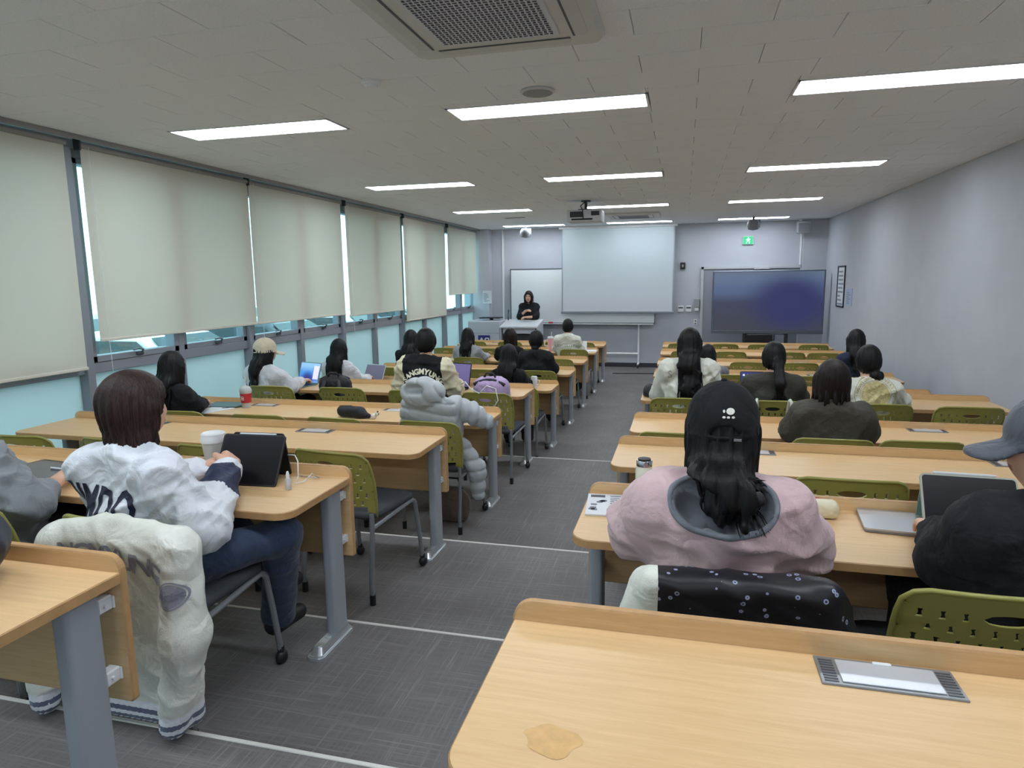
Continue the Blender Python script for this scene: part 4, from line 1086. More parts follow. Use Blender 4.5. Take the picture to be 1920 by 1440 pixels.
v, f = arc_text('SANGMYUNG UNIVERSITY', .027, .124, .001, .80); k = len(V_); V_ += [(p[0], p[1]+.124, 0) for p in v]; F_ += [tuple(i+k for i in q) for q in f]
decal('emblem', V_, F_, to, backM(.0, .85), LET_gold, to, .003, .02)
person('person with black hair in navy top against the right wall', 1.90, 7, head=(0, -.02, 1.19), h=.017, top=dict(mats=[T_navy], name='sweatshirt', seed=69), hair=dict(style='long', end=.86, w=.07))
person('person in grey hooded top half hidden behind the long wavy hair', .30, 7, head=(0, .0, 1.0), h=.018, sw=.17, top=dict(mats=[T_grmel], name='hoodie', seed=71), hair=dict(style='long', end=.80, mat=H_black))
# ---- the lecturer, standing behind the lectern and facing the room
person('standing lecturer in black top behind the lectern', -3.20, 0, y=13.93, rz=PI, head=(0, .03, 1.555), h=.017, sw=.20, standing=True, group=None, top=dict(mats=[T_black], g=.035, cutw=.16, name='sweater', seed=73), hair=dict(style='bob', mat=H_dark, bob=.12, n=20),
    arms={1: ((.24, .10, 1.12), (.02, .22, 1.26)), -1: ((-.24, .10, 1.12), (-.02, .28, 1.13))})
# ------------------------------------------------------------------ front wall
def screen_mat(name, stops, axis='Z', estr=1., zr=(0, 1), second=None):
    """picture shown on a screen: soft colour bands over object space"""
    m = bpy.data.materials.new(name); m.use_nodes = True; nt = m.node_tree; b = nt.nodes['Principled BSDF']; L = nt.links.new
    tc = nt.nodes.new('ShaderNodeTexCoord'); sp = nt.nodes.new('ShaderNodeSeparateXYZ'); L(tc.outputs['Object'], sp.inputs[0])
    mr = nt.nodes.new('ShaderNodeMapRange'); mr.inputs['From Min'].default_value, mr.inputs['From Max'].default_value = zr; L(sp.outputs[axis], mr.inputs[0])
    rp = nt.nodes.new('ShaderNodeValToRGB'); rp.color_ramp.interpolation = 'EASE'
    el = rp.color_ramp.elements
    while len(el) > 1: el.remove(el[0])
    el[0].position = stops[0][0]; el[0].color = (*lin(stops[0][1]), 1)
    for p_, c in stops[1:]: e = el.new(p_); e.color = (*lin(c), 1)
    L(mr.outputs[0], rp.inputs[0]); out = rp.outputs[0]
    if second:
        # a coloured patch: ellipse centre, radii, colour
        (cx, cz, rx, rz, col) = second
        mp = nt.nodes.new('ShaderNodeMapping'); mp.vector_type = 'TEXTURE'; mp.inputs['Location'].default_value = (cx, 0, cz); mp.inputs['Scale'].default_value = (rx, 100, rz)
        L(tc.outputs['Object'], mp.inputs[0]); g = nt.nodes.new('ShaderNodeTexGradient'); g.gradient_type = 'SPHERICAL'; L(mp.outputs[0], g.inputs[0])
        sm = nt.nodes.new('ShaderNodeMapRange'); sm.interpolation_type = 'SMOOTHSTEP'; L(g.outputs['Fac'], sm.inputs[0]); sm.inputs['From Max'].default_value = .7
        mx = nt.nodes.new('ShaderNodeMix'); mx.data_type = 'RGBA'; L(sm.outputs[0], mx.inputs[0]); L(out, mx.inputs[6]); mx.inputs[7].default_value = (*lin(col), 1); out = mx.outputs[2]
    b.inputs['Base Color'].default_value = (.05, .05, .06, 1); b.inputs['Roughness'].default_value = .35
    L(out, b.inputs['Emission Color']); b.inputs['Emission Strength'].default_value = estr; return m

# projection screen
t = thing('projection_screen', 'large white projection screen pulled down in front of the whiteboard', 'projection screen', (-1.375, 14.33, 1.19))
M_scr = screen_mat('projected_picture', [(0, (182, 188, 200)), (.25, (186, 198, 210)), (.7, (190, 210, 218)), (1, (172, 192, 200))], estr=.38, zr=(0, 1.8))
M_scr.node_tree.nodes['Principled BSDF'].inputs['Base Color'].default_value = (*lin((118, 126, 132)), 1)
MB().box(-1.16, 1.15, 0, .004, .03, 1.80).build('fabric', M_scr, t, smooth=False)
M_bord = mat('screen_border', (150, 158, 168), .6)
for x0, x1 in ((-1.185, -1.16), (1.15, 1.175)): MB().box(x0, x1, 0, .004, .03, 1.80).build('border', M_bord, t, smooth=False)
MB().box(-1.20, 1.19, -.012, .016, -.02, .03, .006).build('bottom_bar', mat('screen_bar', (132, 138, 148), .5, .3), t)
MB().box(-1.24, 1.23, -.05, .07, 1.77, 1.829, .008).build('case', M_white, t)
# mobile whiteboard
t = thing('mobile_whiteboard', 'wide white mobile whiteboard on wheeled stand', 'whiteboard', (-2.155, 14.44, 0))
MB().box(-1.57, 1.57, 0, .022, .965, 2.13).build('board', mat('whiteboard_enamel', (226, 232, 236), .22), t)
fr = MB()
for q in ((-1.59, 1.59, 2.125, 2.15), (-1.59, 1.59, .945, .97), (-1.59, -1.565, .945, 2.15), (1.565, 1.59, .945, 2.15)): fr.box(q[0], q[1], -.008, .03, q[2], q[3], .004)
fr.build('frame', mat('board_frame', (120, 124, 132), .4, .5), t)
MB().box(-1.55, 1.55, -.075, -.008, .935, .95, .004).build('tray', M_white_plastic, t)
for x in (-1.25, 1.245):
    lg = MB().tube([(x, .015, .10), (x, .015, .95)], .019, 10).build('leg', M_white, t)
    b = MB().box(x-.02, x+.02, -.15, .17, .075, .105, .005); b.build('foot', M_white, lg)
    for y in (-.13, .15): MB().sphere((x, y, .036), .036, 12, 8, (.55, 1, 1)).build('caster', M_darkmetal, lg)
MB().tube([(-1.25, .015, .30), (1.245, .015, .30)], .022, 10).build('crossbar', M_white, t)
tag(MB().box(-.05, .05, -.022, .022, 0, .035, .006).build('board_eraser', mat('eraser_red', (190, 60, 60), .7), loc=(-2.82, 14.395, .951)), 'red board eraser on the whiteboard tray', 'eraser')
tag(MB().tube([(-.06, 0, .009), (.06, 0, .009)], .009, 8).build('board_marker', mat('marker_dark', (40, 44, 60), .5), loc=(-3.15, 14.395, .951)), 'dark marker pen on the whiteboard tray', 'marker')
tag(MB().tube([(-.06, 0, .009), (.06, 0, .009)], .009, 8).build('board_marker', M_white_plastic, loc=(-3.30, 14.40, .951), rot=(0, 0, .2)), 'white marker pen on the whiteboard tray', 'marker')
# door
d = struct(bpy.data.objects.new('door_1', None)); C.objects.link(d); d.location = (1.33, YF, 0)
M_door = mat('door_steel', (146, 150, 160), .5, .1); M_dfr = mat('door_frame', (188, 190, 194), .5)
fr = MB()
for q in ((-.985, -.93, 0, 2.13), (.93, .985, 0, 2.13), (-.985, .985, 2.075, 2.13)): fr.box(q[0], q[1], -.06, -.001, q[2], q[3], .004)
fr.build('door_frame', M_dfr, d)
for x0, x1 in ((-.93, -.004), (.004, .93)):
    lf = MB().box(x0, x1, -.04, -.003, .005, 2.075, .003).build('door_leaf', M_door, d)
    MB().tube([(x1-.1 if x0 < 0 else x0+.1, -.085, .95), (x1-.1 if x0 < 0 else x0+.1, -.085, 1.15)], .011, 8).build('handle', M_chrome, lf)
b = MB().box(.05, .33, -.10, -.061, 2.055, 2.115, .006); b.tube([(.19, -.08, 2.06), (.35, -.16, 2.065), (.10, -.07, 2.085)], .008, 6); b.build('door_closer', mat('closer', (196, 198, 200), .4, .3), d)
# interactive display
t = thing('interactive_display', 'huge dark blue display on wheeled stand in front of the door', 'display', (1.58, 13.80, 0))
M_tv = screen_mat('display_picture', [(0, (70, 74, 88)), (.18, (66, 72, 92)), (.45, (64, 70, 104)), (.70, (100, 122, 168)), (.9, (118, 142, 176)), (1, (120, 138, 166))], estr=.42, zr=(.87, 2.0), second=(.42, 1.42, 1.0, .75, (44, 50, 118)))
MB().box(-1.0, 1.0, -.012, .0, .875, 2.005).build('screen', M_tv, t, smooth=False)
MB().box(-1.03, 1.03, -.006, .075, .835, 2.03, .01).build('housing', mat('display_housing', (110, 118, 134), .45, .3), t)
MB().box(-1.03, 1.03, -.02, -.006, .805, .868, .005).build('lower_bezel', mat('display_bezel', (104, 110, 122), .45, .3), t)
for x in (-.38, .38):
    c = MB().box(x-.04, x+.04, .076, .13, .12, 1.7, .006).build('column', M_darkmetal, t)
    MB().box(x-.035, x+.035, -.35, .42, .07, .12, .01).build('base_arm', M_darkmetal, c)
    for y in (-.32, .39): MB().sphere((x, y, .035), .035, 10, 8, (.6, 1, 1)).build('caster', M_black, c)
MB().box(-.36, .12, -.10, .13, .45, .80, .01).build('computer_box', M_black, t)
MB().box(.16, .34, -.02, .14, .52, .79, .01).build('cable_cover', mat('cover_grey', (130, 136, 146), .5), t)
# exit sign
t = thing('exit_sign', 'small green emergency exit sign above the door', 'sign', (1.245, YF-.03, 2.645))
MB().box(-.105, .105, -.012, .03, -.085, .085, .006).build('sign_box', mat('exit_box', (190, 214, 204), .5), t)
MB().box(-.092, .092, -.016, -.011, -.072, .072).build('green_face', mat('exit_green', (40, 168, 112), .5, emit=(50, 190, 126), estr=.5), t, smooth=False)
b = MB(); pv = []; 
def disc(cx, cy, rx, ry, n=14): b.add([(cx+rx*math.cos(2*PI*i/n), -.0175, cy+ry*math.sin(2*PI*i/n)) for i in range(n)], [tuple(range(n))])
disc(.004, .047, .013, .013); b.add([(-.018, -.0175, .03), (.026, -.0175, .03), (.02, -.0175, -.015), (-.012, -.0175, -.015)], [(0, 1, 2, 3)])
for (x0, z0, x1, z1) in ((-.01, -.01, -.032, -.06), (.012, -.01, .030, -.034), (.03, -.034, .022, -.062), (-.016, .026, -.038, .004), (.024, .026, .044, .012)):
    dx, dz = x1-x0, z1-z0; l = math.hypot(dx, dz); nx, nz_ = -dz/l*.007, dx/l*.007; b.add([(x0-nx, -.0175, z0-nz_), (x1-nx, -.0175, z1-nz_), (x1+nx, -.0175, z1+nz_), (x0+nx, -.0175, z0+nz_)], [(0, 1, 2, 3)])
b.build('running_figure', mat('exit_white', (225, 245, 235), .5, emit=(225, 245, 235), estr=.6), t, smooth=False)
# speakers, alarm, switches
def wall_speaker(loc, label):
    t = thing('wall_speaker', label, 'speaker', loc)
    MB().box(-.12, .12, -.17, 0, -.13, .10, .02, 2).build('cabinet', mat('speaker_grey', (168, 170, 176), .6), t); MB().box(-.10, .10, -.176, -.169, -.11, .06, .004).build('grille', mat('speaker_grille', (128, 130, 138), .7), t)
    MB().box(-.03, .03, 0, .03, -.05, .05).build('bracket', M_darkmetal, t); MB().sphere((-.055, -.10, .115), .03, 10, 8).build('knob', M_white, t)
wall_speaker((2.24, 14.38, 2.87), 'grey wall speaker in the upper right corner')
def dome(loc, label):
    t = thing('hanging_speaker', label, 'speaker', loc)
    MB().lathe([(.01, -.25), (.09, -.23), (.115, -.17), (.11, -.11), (.08, -.06), (.05, -.055)], seg=20).build('housing', mat('dome_grey', (140, 142, 146), .6), t)
    MB().cyl((0, 0, -.06), .02, .06).build('stem', M_darkmetal, t); MB().box(.05, .12, -.02, .02, -.2, -.06, .005).build('bracket', mat('dome_grey', (140, 142, 146), .6), t)
dome((-3.22, 13.75, ZC), 'small grey speaker under the ceiling near the lectern'); dome((1.235, 13.45, ZC), 'small grey speaker under the ceiling before the exit sign')
t = thing('fire_bell', 'small black alarm box beside the projection screen', 'alarm', (-.03, YF-.02, 2.155)); MB().box(-.05, .05, -.02, .02, -.07, .07, .006).build('box', M_black, t); MB().prism(rrect(-.018, .018, -.03, .03, .012), -.024, -.019, 'y').build('button', mat('alarm_grey', (150, 150, 155), .5), t)
for i, x in enumerate((-.05, .115)):
    t = thing('thermostat', 'white wall controller, %s of the pair beside the door' % ('left' if i == 0 else 'right'), 'thermostat', (x, YF, 1.26), 0, 'wall controllers'); MB().box(-.06, .06, -.025, 0, -.065, .065, .006).build('case', M_white_plastic, t); MB().box(-.045, .045, -.027, -.024, .005, .04).build('display', mat('lcd', (92, 100, 104), .3), t, smooth=False)
t = thing('paper_dispenser', 'grey box on the wall beside the door frame', 'box', (.275, YF, 1.38)); MB().box(-.055, .055, -.09, 0, -.09, .09, .008).build('case', mat('box_grey', (150, 152, 158), .5), t); MB().box(-.04, .04, -.08, -.01, -.16, -.09, .004).build('holder', M_white_plastic, t)
t = thing('light_switch', 'white switch plate below the grey box by the door', 'switch', (.26, YF, .98)); MB().box(-.035, .035, -.01, 0, -.06, .06, .003).build('plate', M_white_plastic, t)
for z in (-.03, .025): MB().box(-.014, .014, -.014, -.009, z-.013, z+.013).build('rocker', mat('switch_dark', (70, 72, 76), .5), t, smooth=False)
# conduits
tag(MB().box(-.022, .022, -.03, 0, 0, ZC-.02, .004).build('cable_duct', M_white, loc=(-3.93, YF, .01)), 'white vertical cable duct beside the pier', 'cable duct')
tag(MB().box(-.018, .018, -.03, 0, 0, .62, .004).build('cable_duct', M_white, loc=(2.255, YF, 2.14)), 'white cable duct running up from the door frame', 'cable duct')
# posters
def paper(name, label, w_, h_, loc, rz, seed, m=None, frame=None, rows=9):
    t = thing(name, label, 'notice', loc, rz)
    if frame:
        for q in ((-w_/2, w_/2, h_/2-.025, h_/2), (-w_/2, w_/2, -h_/2, -h_/2+.025), (-w_/2, -w_/2+.025, -h_/2, h_/2), (w_/2-.025, w_/2, -h_/2, h_/2)): MB().box(q[0], q[1], -.02, 0, q[2], q[3], .003).build('frame', frame, t)
    MB().box(-w_/2+.003, w_/2-.003, -.006, -.001, -h_/2+.003, h_/2-.003).build('sheet', m or mat('paper_white', (216, 220, 226), .7), t, smooth=False)
    rr = random.Random(seed); b = MB(); z = h_/2-.05
    for i in range(rows):
        z -= (h_-.09)/rows; l = rr.uniform(.4, .9)*w_*.8; b.box(-w_*.4, -w_*.4+l, -.0075, -.006, z, z+(h_-.09)/rows*.45)
    o = b.build('print', mat('print_grey2', (140, 146, 158), .7), t, smooth=False); o['kind'] = 'stuff'; return t
paper('wall_notice', 'grey printed notice on the pier by the window', .21, .29, (-4.24, 14.298, 1.54), 0, 3)
paper('framed_notice', 'tall narrow notice in dark frame on the right wall', .56, .73, (XR-.001, 13.0, 1.72), -PI/2, 5, frame=mat('frame_navy', (38, 40, 60), .5))
paper('wall_poster', 'small blue and white poster beside the framed notice', .42, .30, (XR-.001, 12.36, 1.55), -PI/2, 8, m=mat('poster_blue', (168, 182, 208), .6), rows=6)
# lectern: media cabinet + reading desk
M_lec = mat('lectern_grey', (190, 192, 202), .5); 
t = thing('media_cabinet', 'pale grey media cabinet with blue sign left of the lectern', 'cabinet', (-4.03, 13.62, 0))
MB().box(-.35, .35, -.30, .30, .02, 1.07, .012).build('body', M_lec, t)
dr = MB().box(-.335, .335, -.312, -.299, .05, .80, .004).build('door', M_lec, t); MB().cyl((0, -.318, .70), .012, .008, 'y').build('lock', M_darkmetal, dr)
MB().box(-.335, .335, -.312, -.299, .815, 1.05, .004).build('upper_panel', M_lec, t)
sg = MB().box(-.13, .13, -.318, -.311, .53, .77).build('sign', mat('sign_navy', (40, 44, 118), .5), dr, smooth=False)
b = MB()
for (x0, z0, x1, z1) in ((-.10, .60, -.055, .72), (-.055, .72, -.01, .60), (.025, .60, .025, .71), (.025, .71, .10, .71), (.10, .71, .10, .60), (.025, .60, .10, .60)):
    dx, dz = x1-x0, z1-z0; l = math.hypot(dx, dz); nx, nz_ = -dz/l*.011, dx/l*.011; b.add([(x0-nx, -.3195, z0-nz_), (x1-nx, -.3195, z1-nz_), (x1+nx, -.3195, z1+nz_), (x0+nx, -.3195, z0+nz_)], [(0, 1, 2, 3)])
b.build('letters', mat('sign_white', (232, 234, 240), .5), dr, smooth=False)
t = thing('cabinet_monitor', 'thin black screen folded on top of the media cabinet', 'monitor', (-3.95, 13.62, 1.07)); MB().box(-.24, .22, -.14, .14, .04, .062, .006).build('panel', M_black, t); MB().box(-.03, .03, -.03, .03, 0, .04).build('stand', M_black, t, smooth=False)
t = thing('lectern', 'grey lectern with sloped white top and dark front', 'lectern', (-3.27, 13.55, 0))
MB().box(-.37, .37, -.20, .26, .02, .80, .01).build('body', mat('lectern_dark', (44, 46, 54), .5), t)
for s_ in (-1, 1): MB().prism([(-.24, .0), (.28, .0), (.28, 1.06), (-.30, .95)], s_*.385-.012, s_*.385+.012, 'x').build('side_panel', M_lec, t)
MB().prism([(-.33, .93), (-.33, .96), (.30, 1.075), (.30, 1.045)], -.40, .40, 'x').build('top', mat('lectern_top', (206, 208, 214), .4), t)
MB().box(-.34, .34, -.27, -.24, .81, .925, .006).build('drawer_front', M_lec, t)
tag(MB().tube([(0, 0, 0), (.0, .0, .12), (.02, -.04, .22)], [.012, .006, .012], 8).build('gooseneck_microphone', M_black, loc=(-3.60, 13.68, 1.063)), 'small black microphone standing on the lectern', 'microphone')
tag(MB().tube([(-1.35, 13.43, .009), (-1.1, 13.46, .009), (-.7, 13.5, .009), (-.33, 13.55, .009), (.1, 13.58, .009), (.7, 13.7, .009)], .009, 6).build('floor_cable', M_black), 'black cable lying across the floor at the front', 'cable')

# ------------------------------------------------------------------ ceiling equipment
def cassette(name, label, x0, x1, y0, y1):
    cx, cy = (x0+x1)/2, (y0+y1)/2; t = thing(name, label, 'air conditioner', (cx, cy, ZC)); a, c_ = (x1-x0)/2, (y1-y0)/2
    b = MB(); pin = rrect(-a+.02, a-.02, -c_+.02, c_-.02, .05, 5); po = rrect(-a, a, -c_, c_, .06, 5); n = len(po)
    b.add([(p[0], p[1], -.004) for p in po]+[(p[0], p[1], -.03) for p in pin], [(i, (i+1) % n, n+(i+1) % n, n+i) for i in range(n)]+[tuple(range(n, 2*n))]+[tuple(range(n))[::-1]])
    b.build('panel', mat('ac_white', (206, 207, 206), .5), t)
    g = a*.6; gr = MB().box(-g, g, -g, g, -.036, -.029, .003).build('grille', mat('ac_grille', (206, 210, 218), .5), t)
    h = MB(); N = 22
    for i in range(N):
        for j in range(N):
            u, v_ = -g+.02+(2*g-.04)*(i+.5)/N, -g+.02+(2*g-.04)*(j+.5)/N
            wx = .009 if (i+j) % 2 else .006; wy = .004 if (i+j) % 2 else .008
            h.box(u-wx, u+wx, v_-wy, v_+wy, -.0375, -.0355)
    o = h.build('grille_holes', mat('ac_dark', (62, 64, 84), .7), gr, smooth=False); o['kind'] = 'stuff'
    for k in range(4):
        ang = k*PI/2; q = MB().prism(rrect(-a*.68, a*.68, -.03, .03, .028, 4), -.0325, -.028, 'z'); q.xf(Matrix.Rotation(ang, 4, 'Z') @ Matrix.Translation((0, a*.80, 0))); lv = q.build('air_flap', mat('ac_flap', (198, 199, 198), .5), t)
        q = MB().box(-a*.68, a*.68, -.005, .005, -.0335, -.031); q.xf(Matrix.Rotation(ang, 4, 'Z') @ Matrix.Translation((0, a*.80-.035, 0))); q.build('slot', mat('ac_slot', (84, 86, 90), .6), lv, smooth=False)
cassette('ceiling_air_conditioner', 'white four-way ceiling air conditioner with dark grille at the top of the photo', -1.30, -.375, 2.36, 3.285)
cassette('ceiling_air_conditioner', 'far ceiling air conditioner beyond the projector', -1.36, -.42, 11.75, 12.69)
t = thing('ceiling_speaker', 'round grey ceiling speaker near the middle light', 'speaker', (-.87, 4.06, ZC)); MB().lathe([(.10, 0), (.105, -.008), (.098, -.014), (.09, -.016)], seg=28).build('ring', mat('cs_ring', (196, 197, 198), .5), t); MB().lathe([(.09, -.008), (.088, -.018), (.02, -.02), (.001, -.02)], seg=28).build('mesh_cover', mat('cs_mesh', (150, 152, 156), .7), t)
t = thing('smoke_detector', 'small white smoke detector on the ceiling left of the air conditioner', 'smoke detector', (-1.72, 3.60, ZC)); MB().lathe([(.055, 0), (.055, -.012), (.045, -.022), (.04, -.022)], seg=20).build('base', M_tile, t); MB().lathe([(.038, -.02), (.034, -.036), (.01, -.038)], seg=20).build('sensor', M_tile, t)
t = thing('air_diffuser', 'narrow dark slot diffuser in the far ceiling', 'air vent', (-2.97, 11.88, ZC)); MB().box(-.20, .20, -.06, .06, -.006, .0, .002).build('frame', M_tile, t); MB().box(-.18, .18, -.03, .03, -.009, -.005).build('slot', mat('slot_dark', (70, 70, 72), .7), t, smooth=False)
# projector
t = thing('projector', 'white ceiling projector with black vents on a short mount', 'projector', (-1.39, 9.75, 2.715))
MB().box(-.245, .245, -.18, .19, 0, .165, .015, 2).build('body', mat('projector_white', (198, 200, 206), .5), t)
MB().box(-.20, -.02, -.186, -.178, .06, .14).build('vent', mat('vent_dark', (52, 54, 62), .6), t, smooth=False); MB().box(.10, .215, -.186, -.178, .08, .14).build('vent', mat('vent_dark', (52, 54, 62), .6), t, smooth=False)
MB().box(-.18, .12, -.185, -.178, .02, .045).build('ports', M_black, t, smooth=False)
MB().cyl((.05, .18, .085), .05, .035, 'y').build('lens', M_black, t)
b = MB().box(-.10, .10, -.08, .08, .166, .185, .004); b.cyl((0, 0, .18), .022, .105); b.cyl((0, 0, .285), .07, .019); b.build('mount', M_darkmetal, t)
MB().tube([(0, -.05, .29), (-.06, -.12, .22), (-.02, -.2, .16), (-.01, -.195, .04)], .008, 6).build('cable', M_black, t)

# ------------------------------------------------------------------ outside: car park
struct(MB().box(-40, XL-.25, -30, 45, -.35, -.2).build('ground_outside', mat('asphalt', (196, 202, 206), .9, var=.1, vscale=3), smooth=False))
def make_car(label, body, loc, rz):
    t = thing('parked_car', label, 'car', loc, rz, 'parked cars outside')
    # side profile sections swept across the width, length along x
    prof = [(-2.2, .32), (-2.25, .60), (-2.15, .86), (-1.55, .95), (-.85, 1.38), (-.1, 1.46), (.75, 1.40), (1.35, 1.0), (2.05, .88), (2.22, .66), (2.2, .34)]
    b = MB(); secs = [(-.86, .90), (-.80, .97), (-.5, 1.0), (.5, 1.0), (.80, .97), (.86, .90)]; n = len(prof); v = []; f = []
    for y, k in secs:
        for (x, z) in prof: yy = y*(1 if z < .98 else 1-.20*(z-.98)/.5); v.append((x*(.97 if abs(y) > .8 else 1), yy, .34+(z-.34)*k))
    for i in range(len(secs)-1):
        for j in range(n): f.append((i*n+j, i*n+(j+1) % n, (i+1)*n+(j+1) % n, (i+1)*n+j))
    f += [tuple(range(n))[::-1], tuple((len(secs)-1)*n+j for j in range(n))]
    b.add(v, f).build('bodywork', body, t, smooth=True)
    M_cg = mat('car_glass', (44, 60, 66), .08)
    def quad(nm, pts): b2 = MB(); c = sum((Vector(p) for p in pts), Vector())/4; o_ = (c-Vector((0, 0, .6))).normalized()*.012; b2.add([Vector(p)+o_ for p in pts]+[Vector(p) for p in pts], [(0, 1, 2, 3), (7, 6, 5, 4)]+[(i, (i+1) % 4, 4+(i+1) % 4, 4+i) for i in range(4)]); b2.build(nm, M_cg, t, smooth=False)
    quad('windscreen', [(.82, -.60, 1.36), (.82, .60, 1.36), (1.30, .74, 1.04), (1.30, -.74, 1.04)]); quad('rear_window', [(-.92, -.60, 1.33), (-.92, .60, 1.33), (-1.5, .74, 1.0), (-1.5, -.74, 1.0)])
    for s_ in (-1, 1):
        quad('side_window', [(-.75, s_*.74, 1.32), (.70, s_*.74, 1.32), (1.15, s_*.845, 1.03), (-1.25, s_*.845, 1.0)])
        for x in (-1.35, 1.38):
            wv = MB().cyl((x, s_*.74-.10, .32), .32, .20, 'y', 20).build('wheel', mat('tyre', (30, 30, 32), .8), t); MB().cyl((x, s_*.84-.02, .32), .19, .04, 'y', 16).build('rim', M_silver, wv)
        MB().box(2.05, 2.18, s_*.62-.16, s_*.62+.16, .66, .78, .03).build('headlamp', mat('lamp_glass', (210, 220, 225), .15), t)
        MB().box(.92, 1.06, s_*.96-.10, s_*.96+.10, 1.0, 1.12, .03).build('wing_mirror', body, t)
    return t
cw = mat('car_white', (236, 238, 240), .25, coat=.6); cs = mat('car_silver', (170, 178, 184), .3, .5, coat=.6); cd = mat('car_dark', (64, 72, 80), .25, coat=.6)
for i, (y, m_, c) in enumerate([(2.6, cw, 'white car parked nearest the left window'), (5.6, cs, 'silver car parked outside the second window bay'), (8.4, cw, 'white car parked outside the middle of the window wall'), (11.3, cd, 'dark car parked outside the fourth window bay'), (14.2, cw, 'white car parked outside the last window bay'), (17.2, cs, 'silver car parked beyond the front wall')]):
    make_car(c, m_, (-8.1, y, -.2), .0)
for i, (y, m_, c) in enumerate([(6.8, cd, 'dark car in the second row of the car park'), (9.6, cw, 'white car in the second row of the car park'), (12.6, cs, 'silver car in the second row of the car park'), (15.6, cw, 'far white car in the second row of the car park'), (18.6, cw, 'farthest white car seen through the window strip')]):
    make_car(c, m_, (-14.2, y, -.2), PI)
# ------------------------------------------------------------------ garments and bags on chairs
def chair_loc(k): o = CH[k]; return o.location.copy(), o.rotation_euler.z
# ivory varsity jacket over the back of the chair at the second window-side desk
lc, rz = chair_loc(('L', 2, 0)); lc = Vector((lc.x, lc.y, lc.z))
t = thing('varsity_jacket', 'ivory varsity jacket with striped ribbing hung over a chair back', 'jacket', lc, rz)
def shell_back(P, w_, z0, z1, th, y0=-.225, rec=.12, r=.05):
    """cloth hung round the chair back: thick slab that follows its recline and opens downwards"""
    yc = f32(y0)-f32(rec)*(P[2]-f32(.43))/f32(.37)
    Q = (P[0], P[1]-yc, P[2]); return s_box(Q, (0, 0, (z0+z1)/2), (w_, th, (z1-z0)/2), r)
JS = {1: [(.285, -.315, .735), (.305, -.335, .46), (.245, -.350, .165)], -1: [(-.15, -.325, .725), (-.255, -.345, .46), (-.27, -.345, .165)]}
JR = [.070, .066, .052]
def fj(P):
    u = np.clip((P[2]-f32(.12))/f32(.7), 0, 1)
    yc = f32(-.285)-f32(.035)*u; xs = (P[0]-f32(.085))/(f32(1.0)+f32(.04)*np.sin(u*4))
    d = s_box((xs, P[1]-yc, P[2]), (0, 0, .45), (.215, .052, .340), .048)
    d = smin(d, s_chain(P, [(-.14, -.315, .770), (.07, -.305, .804), (.27, -.31, .765)], [.032, .027, .042], .03), .04)
    for s_ in (-1, 1): d = smin(d, s_chain(P, JS[s_], JR, .05), .012)
    d = smax(d, f32(.115)-P[2], .01); return d
def mj(cn, nn):
    m = np.zeros(len(cn), int)
    P = tuple(cn[:, i].astype(f32) for i in range(3)); slv = np.zeros(len(cn), bool)
    for s_ in (-1, 1): slv |= s_chain(P, JS[s_], JR, .05) < .012
    z = cn[:, 2]+.0; rib = z < .215; m[slv] = 1; m[rib] = 2
    for a in (.145, .178): m[(np.abs(z-a) < .0075)] = 3
    return m
def dj(V, N):
    z = V[:, 2]; rib = z < .215; d = .010*folds(V, 3, 42, (1.3, 1, .35), 4); d = np.where(rib, .0015*np.sin(V[:, 0]*420)-.008, d); return d
W_leath = cloth('ivory_leather', (220, 221, 212), .02, .45, 0)
jo = sdf_obj('coat', fj, (-.37, -.50, .09), (.45, -.13, .90), .009, [W_ivory, W_leath, W_rib, T_stripe], t, mj, dj, 1)
jo['label'] = 'ivory wool back with leather sleeves'
v, f = arc_text('SANGMYUNG', .088, .9, .002, .62); decal('lettering', v, f, jo, backM(.035, .715, -.8, -.05), LET_silver, jo, .004)
vv, ff = [], []
for r0, r1 in ((0, .035), (.038, .042)): a, b_ = ring2d(r0, r1, 32); k = len(vv); vv += a; ff += [tuple(i+k for i in q) for q in b_]
decal('sleeve_patch', vv, ff, jo, backM(.31, .62, -.8), LET_silver, jo, .003, .015)
v, f = text_mesh('Artist', .029, .0008); decal('patch_lettering', v, f, jo, backM(.31, .62, -.8, .1), mat('patch_ink', (118, 118, 130), .6), jo, .006, .02)
# floral windbreaker on the chair of the pink hoodie
lc, rz = chair_loc(('R', 2, 0)); t = thing('floral_jacket', 'black jacket printed with tiny white flowers over the hoodie wearer\'s chair', 'jacket', lc, rz)
def floral():
    m = bpy.data.materials.new('floral_print'); m.use_nodes = True; nt = m.node_tree; b = nt.nodes['Principled BSDF']; L = nt.links.new
    tc = nt.nodes.new('ShaderNodeTexCoord'); vo = nt.nodes.new('ShaderNodeTexVoronoi'); vo.inputs['Scale'].default_value = 34; L(tc.outputs['Object'], vo.inputs['Vector'])
    rp = nt.nodes.new('ShaderNodeValToRGB'); rp.color_ramp.interpolation = 'CONSTANT'; e = rp.color_ramp.elements
    e[0].position = 0; e[0].color = (*lin((30, 30, 40)), 1); e[1].position = .10; e[1].color = (*lin((150, 155, 184)), 1); k = e.new(.20); k.color = (*lin((22, 22, 28)), 1)
    L(vo.outputs['Distance'], rp.inputs[0]); L(rp.outputs[0], b.inputs['Base Color']); b.inputs['Roughness'].default_value = .45; return m
def ff_(P):
    d = s_box((P[0], P[1]+f32(.235)+f32(.11)*(P[2]-f32(.43))/f32(.37), P[2]), (.0, 0, .505), (.24, .060, .335), .05)
    for s_ in (-1, 1): d = smin(d, s_chain(P, [(s_*.21, -.30, .76), (s_*.275, -.30, .55), (s_*.27, -.31, .25)], [.055, .055, .045], .04), .025)
    return d
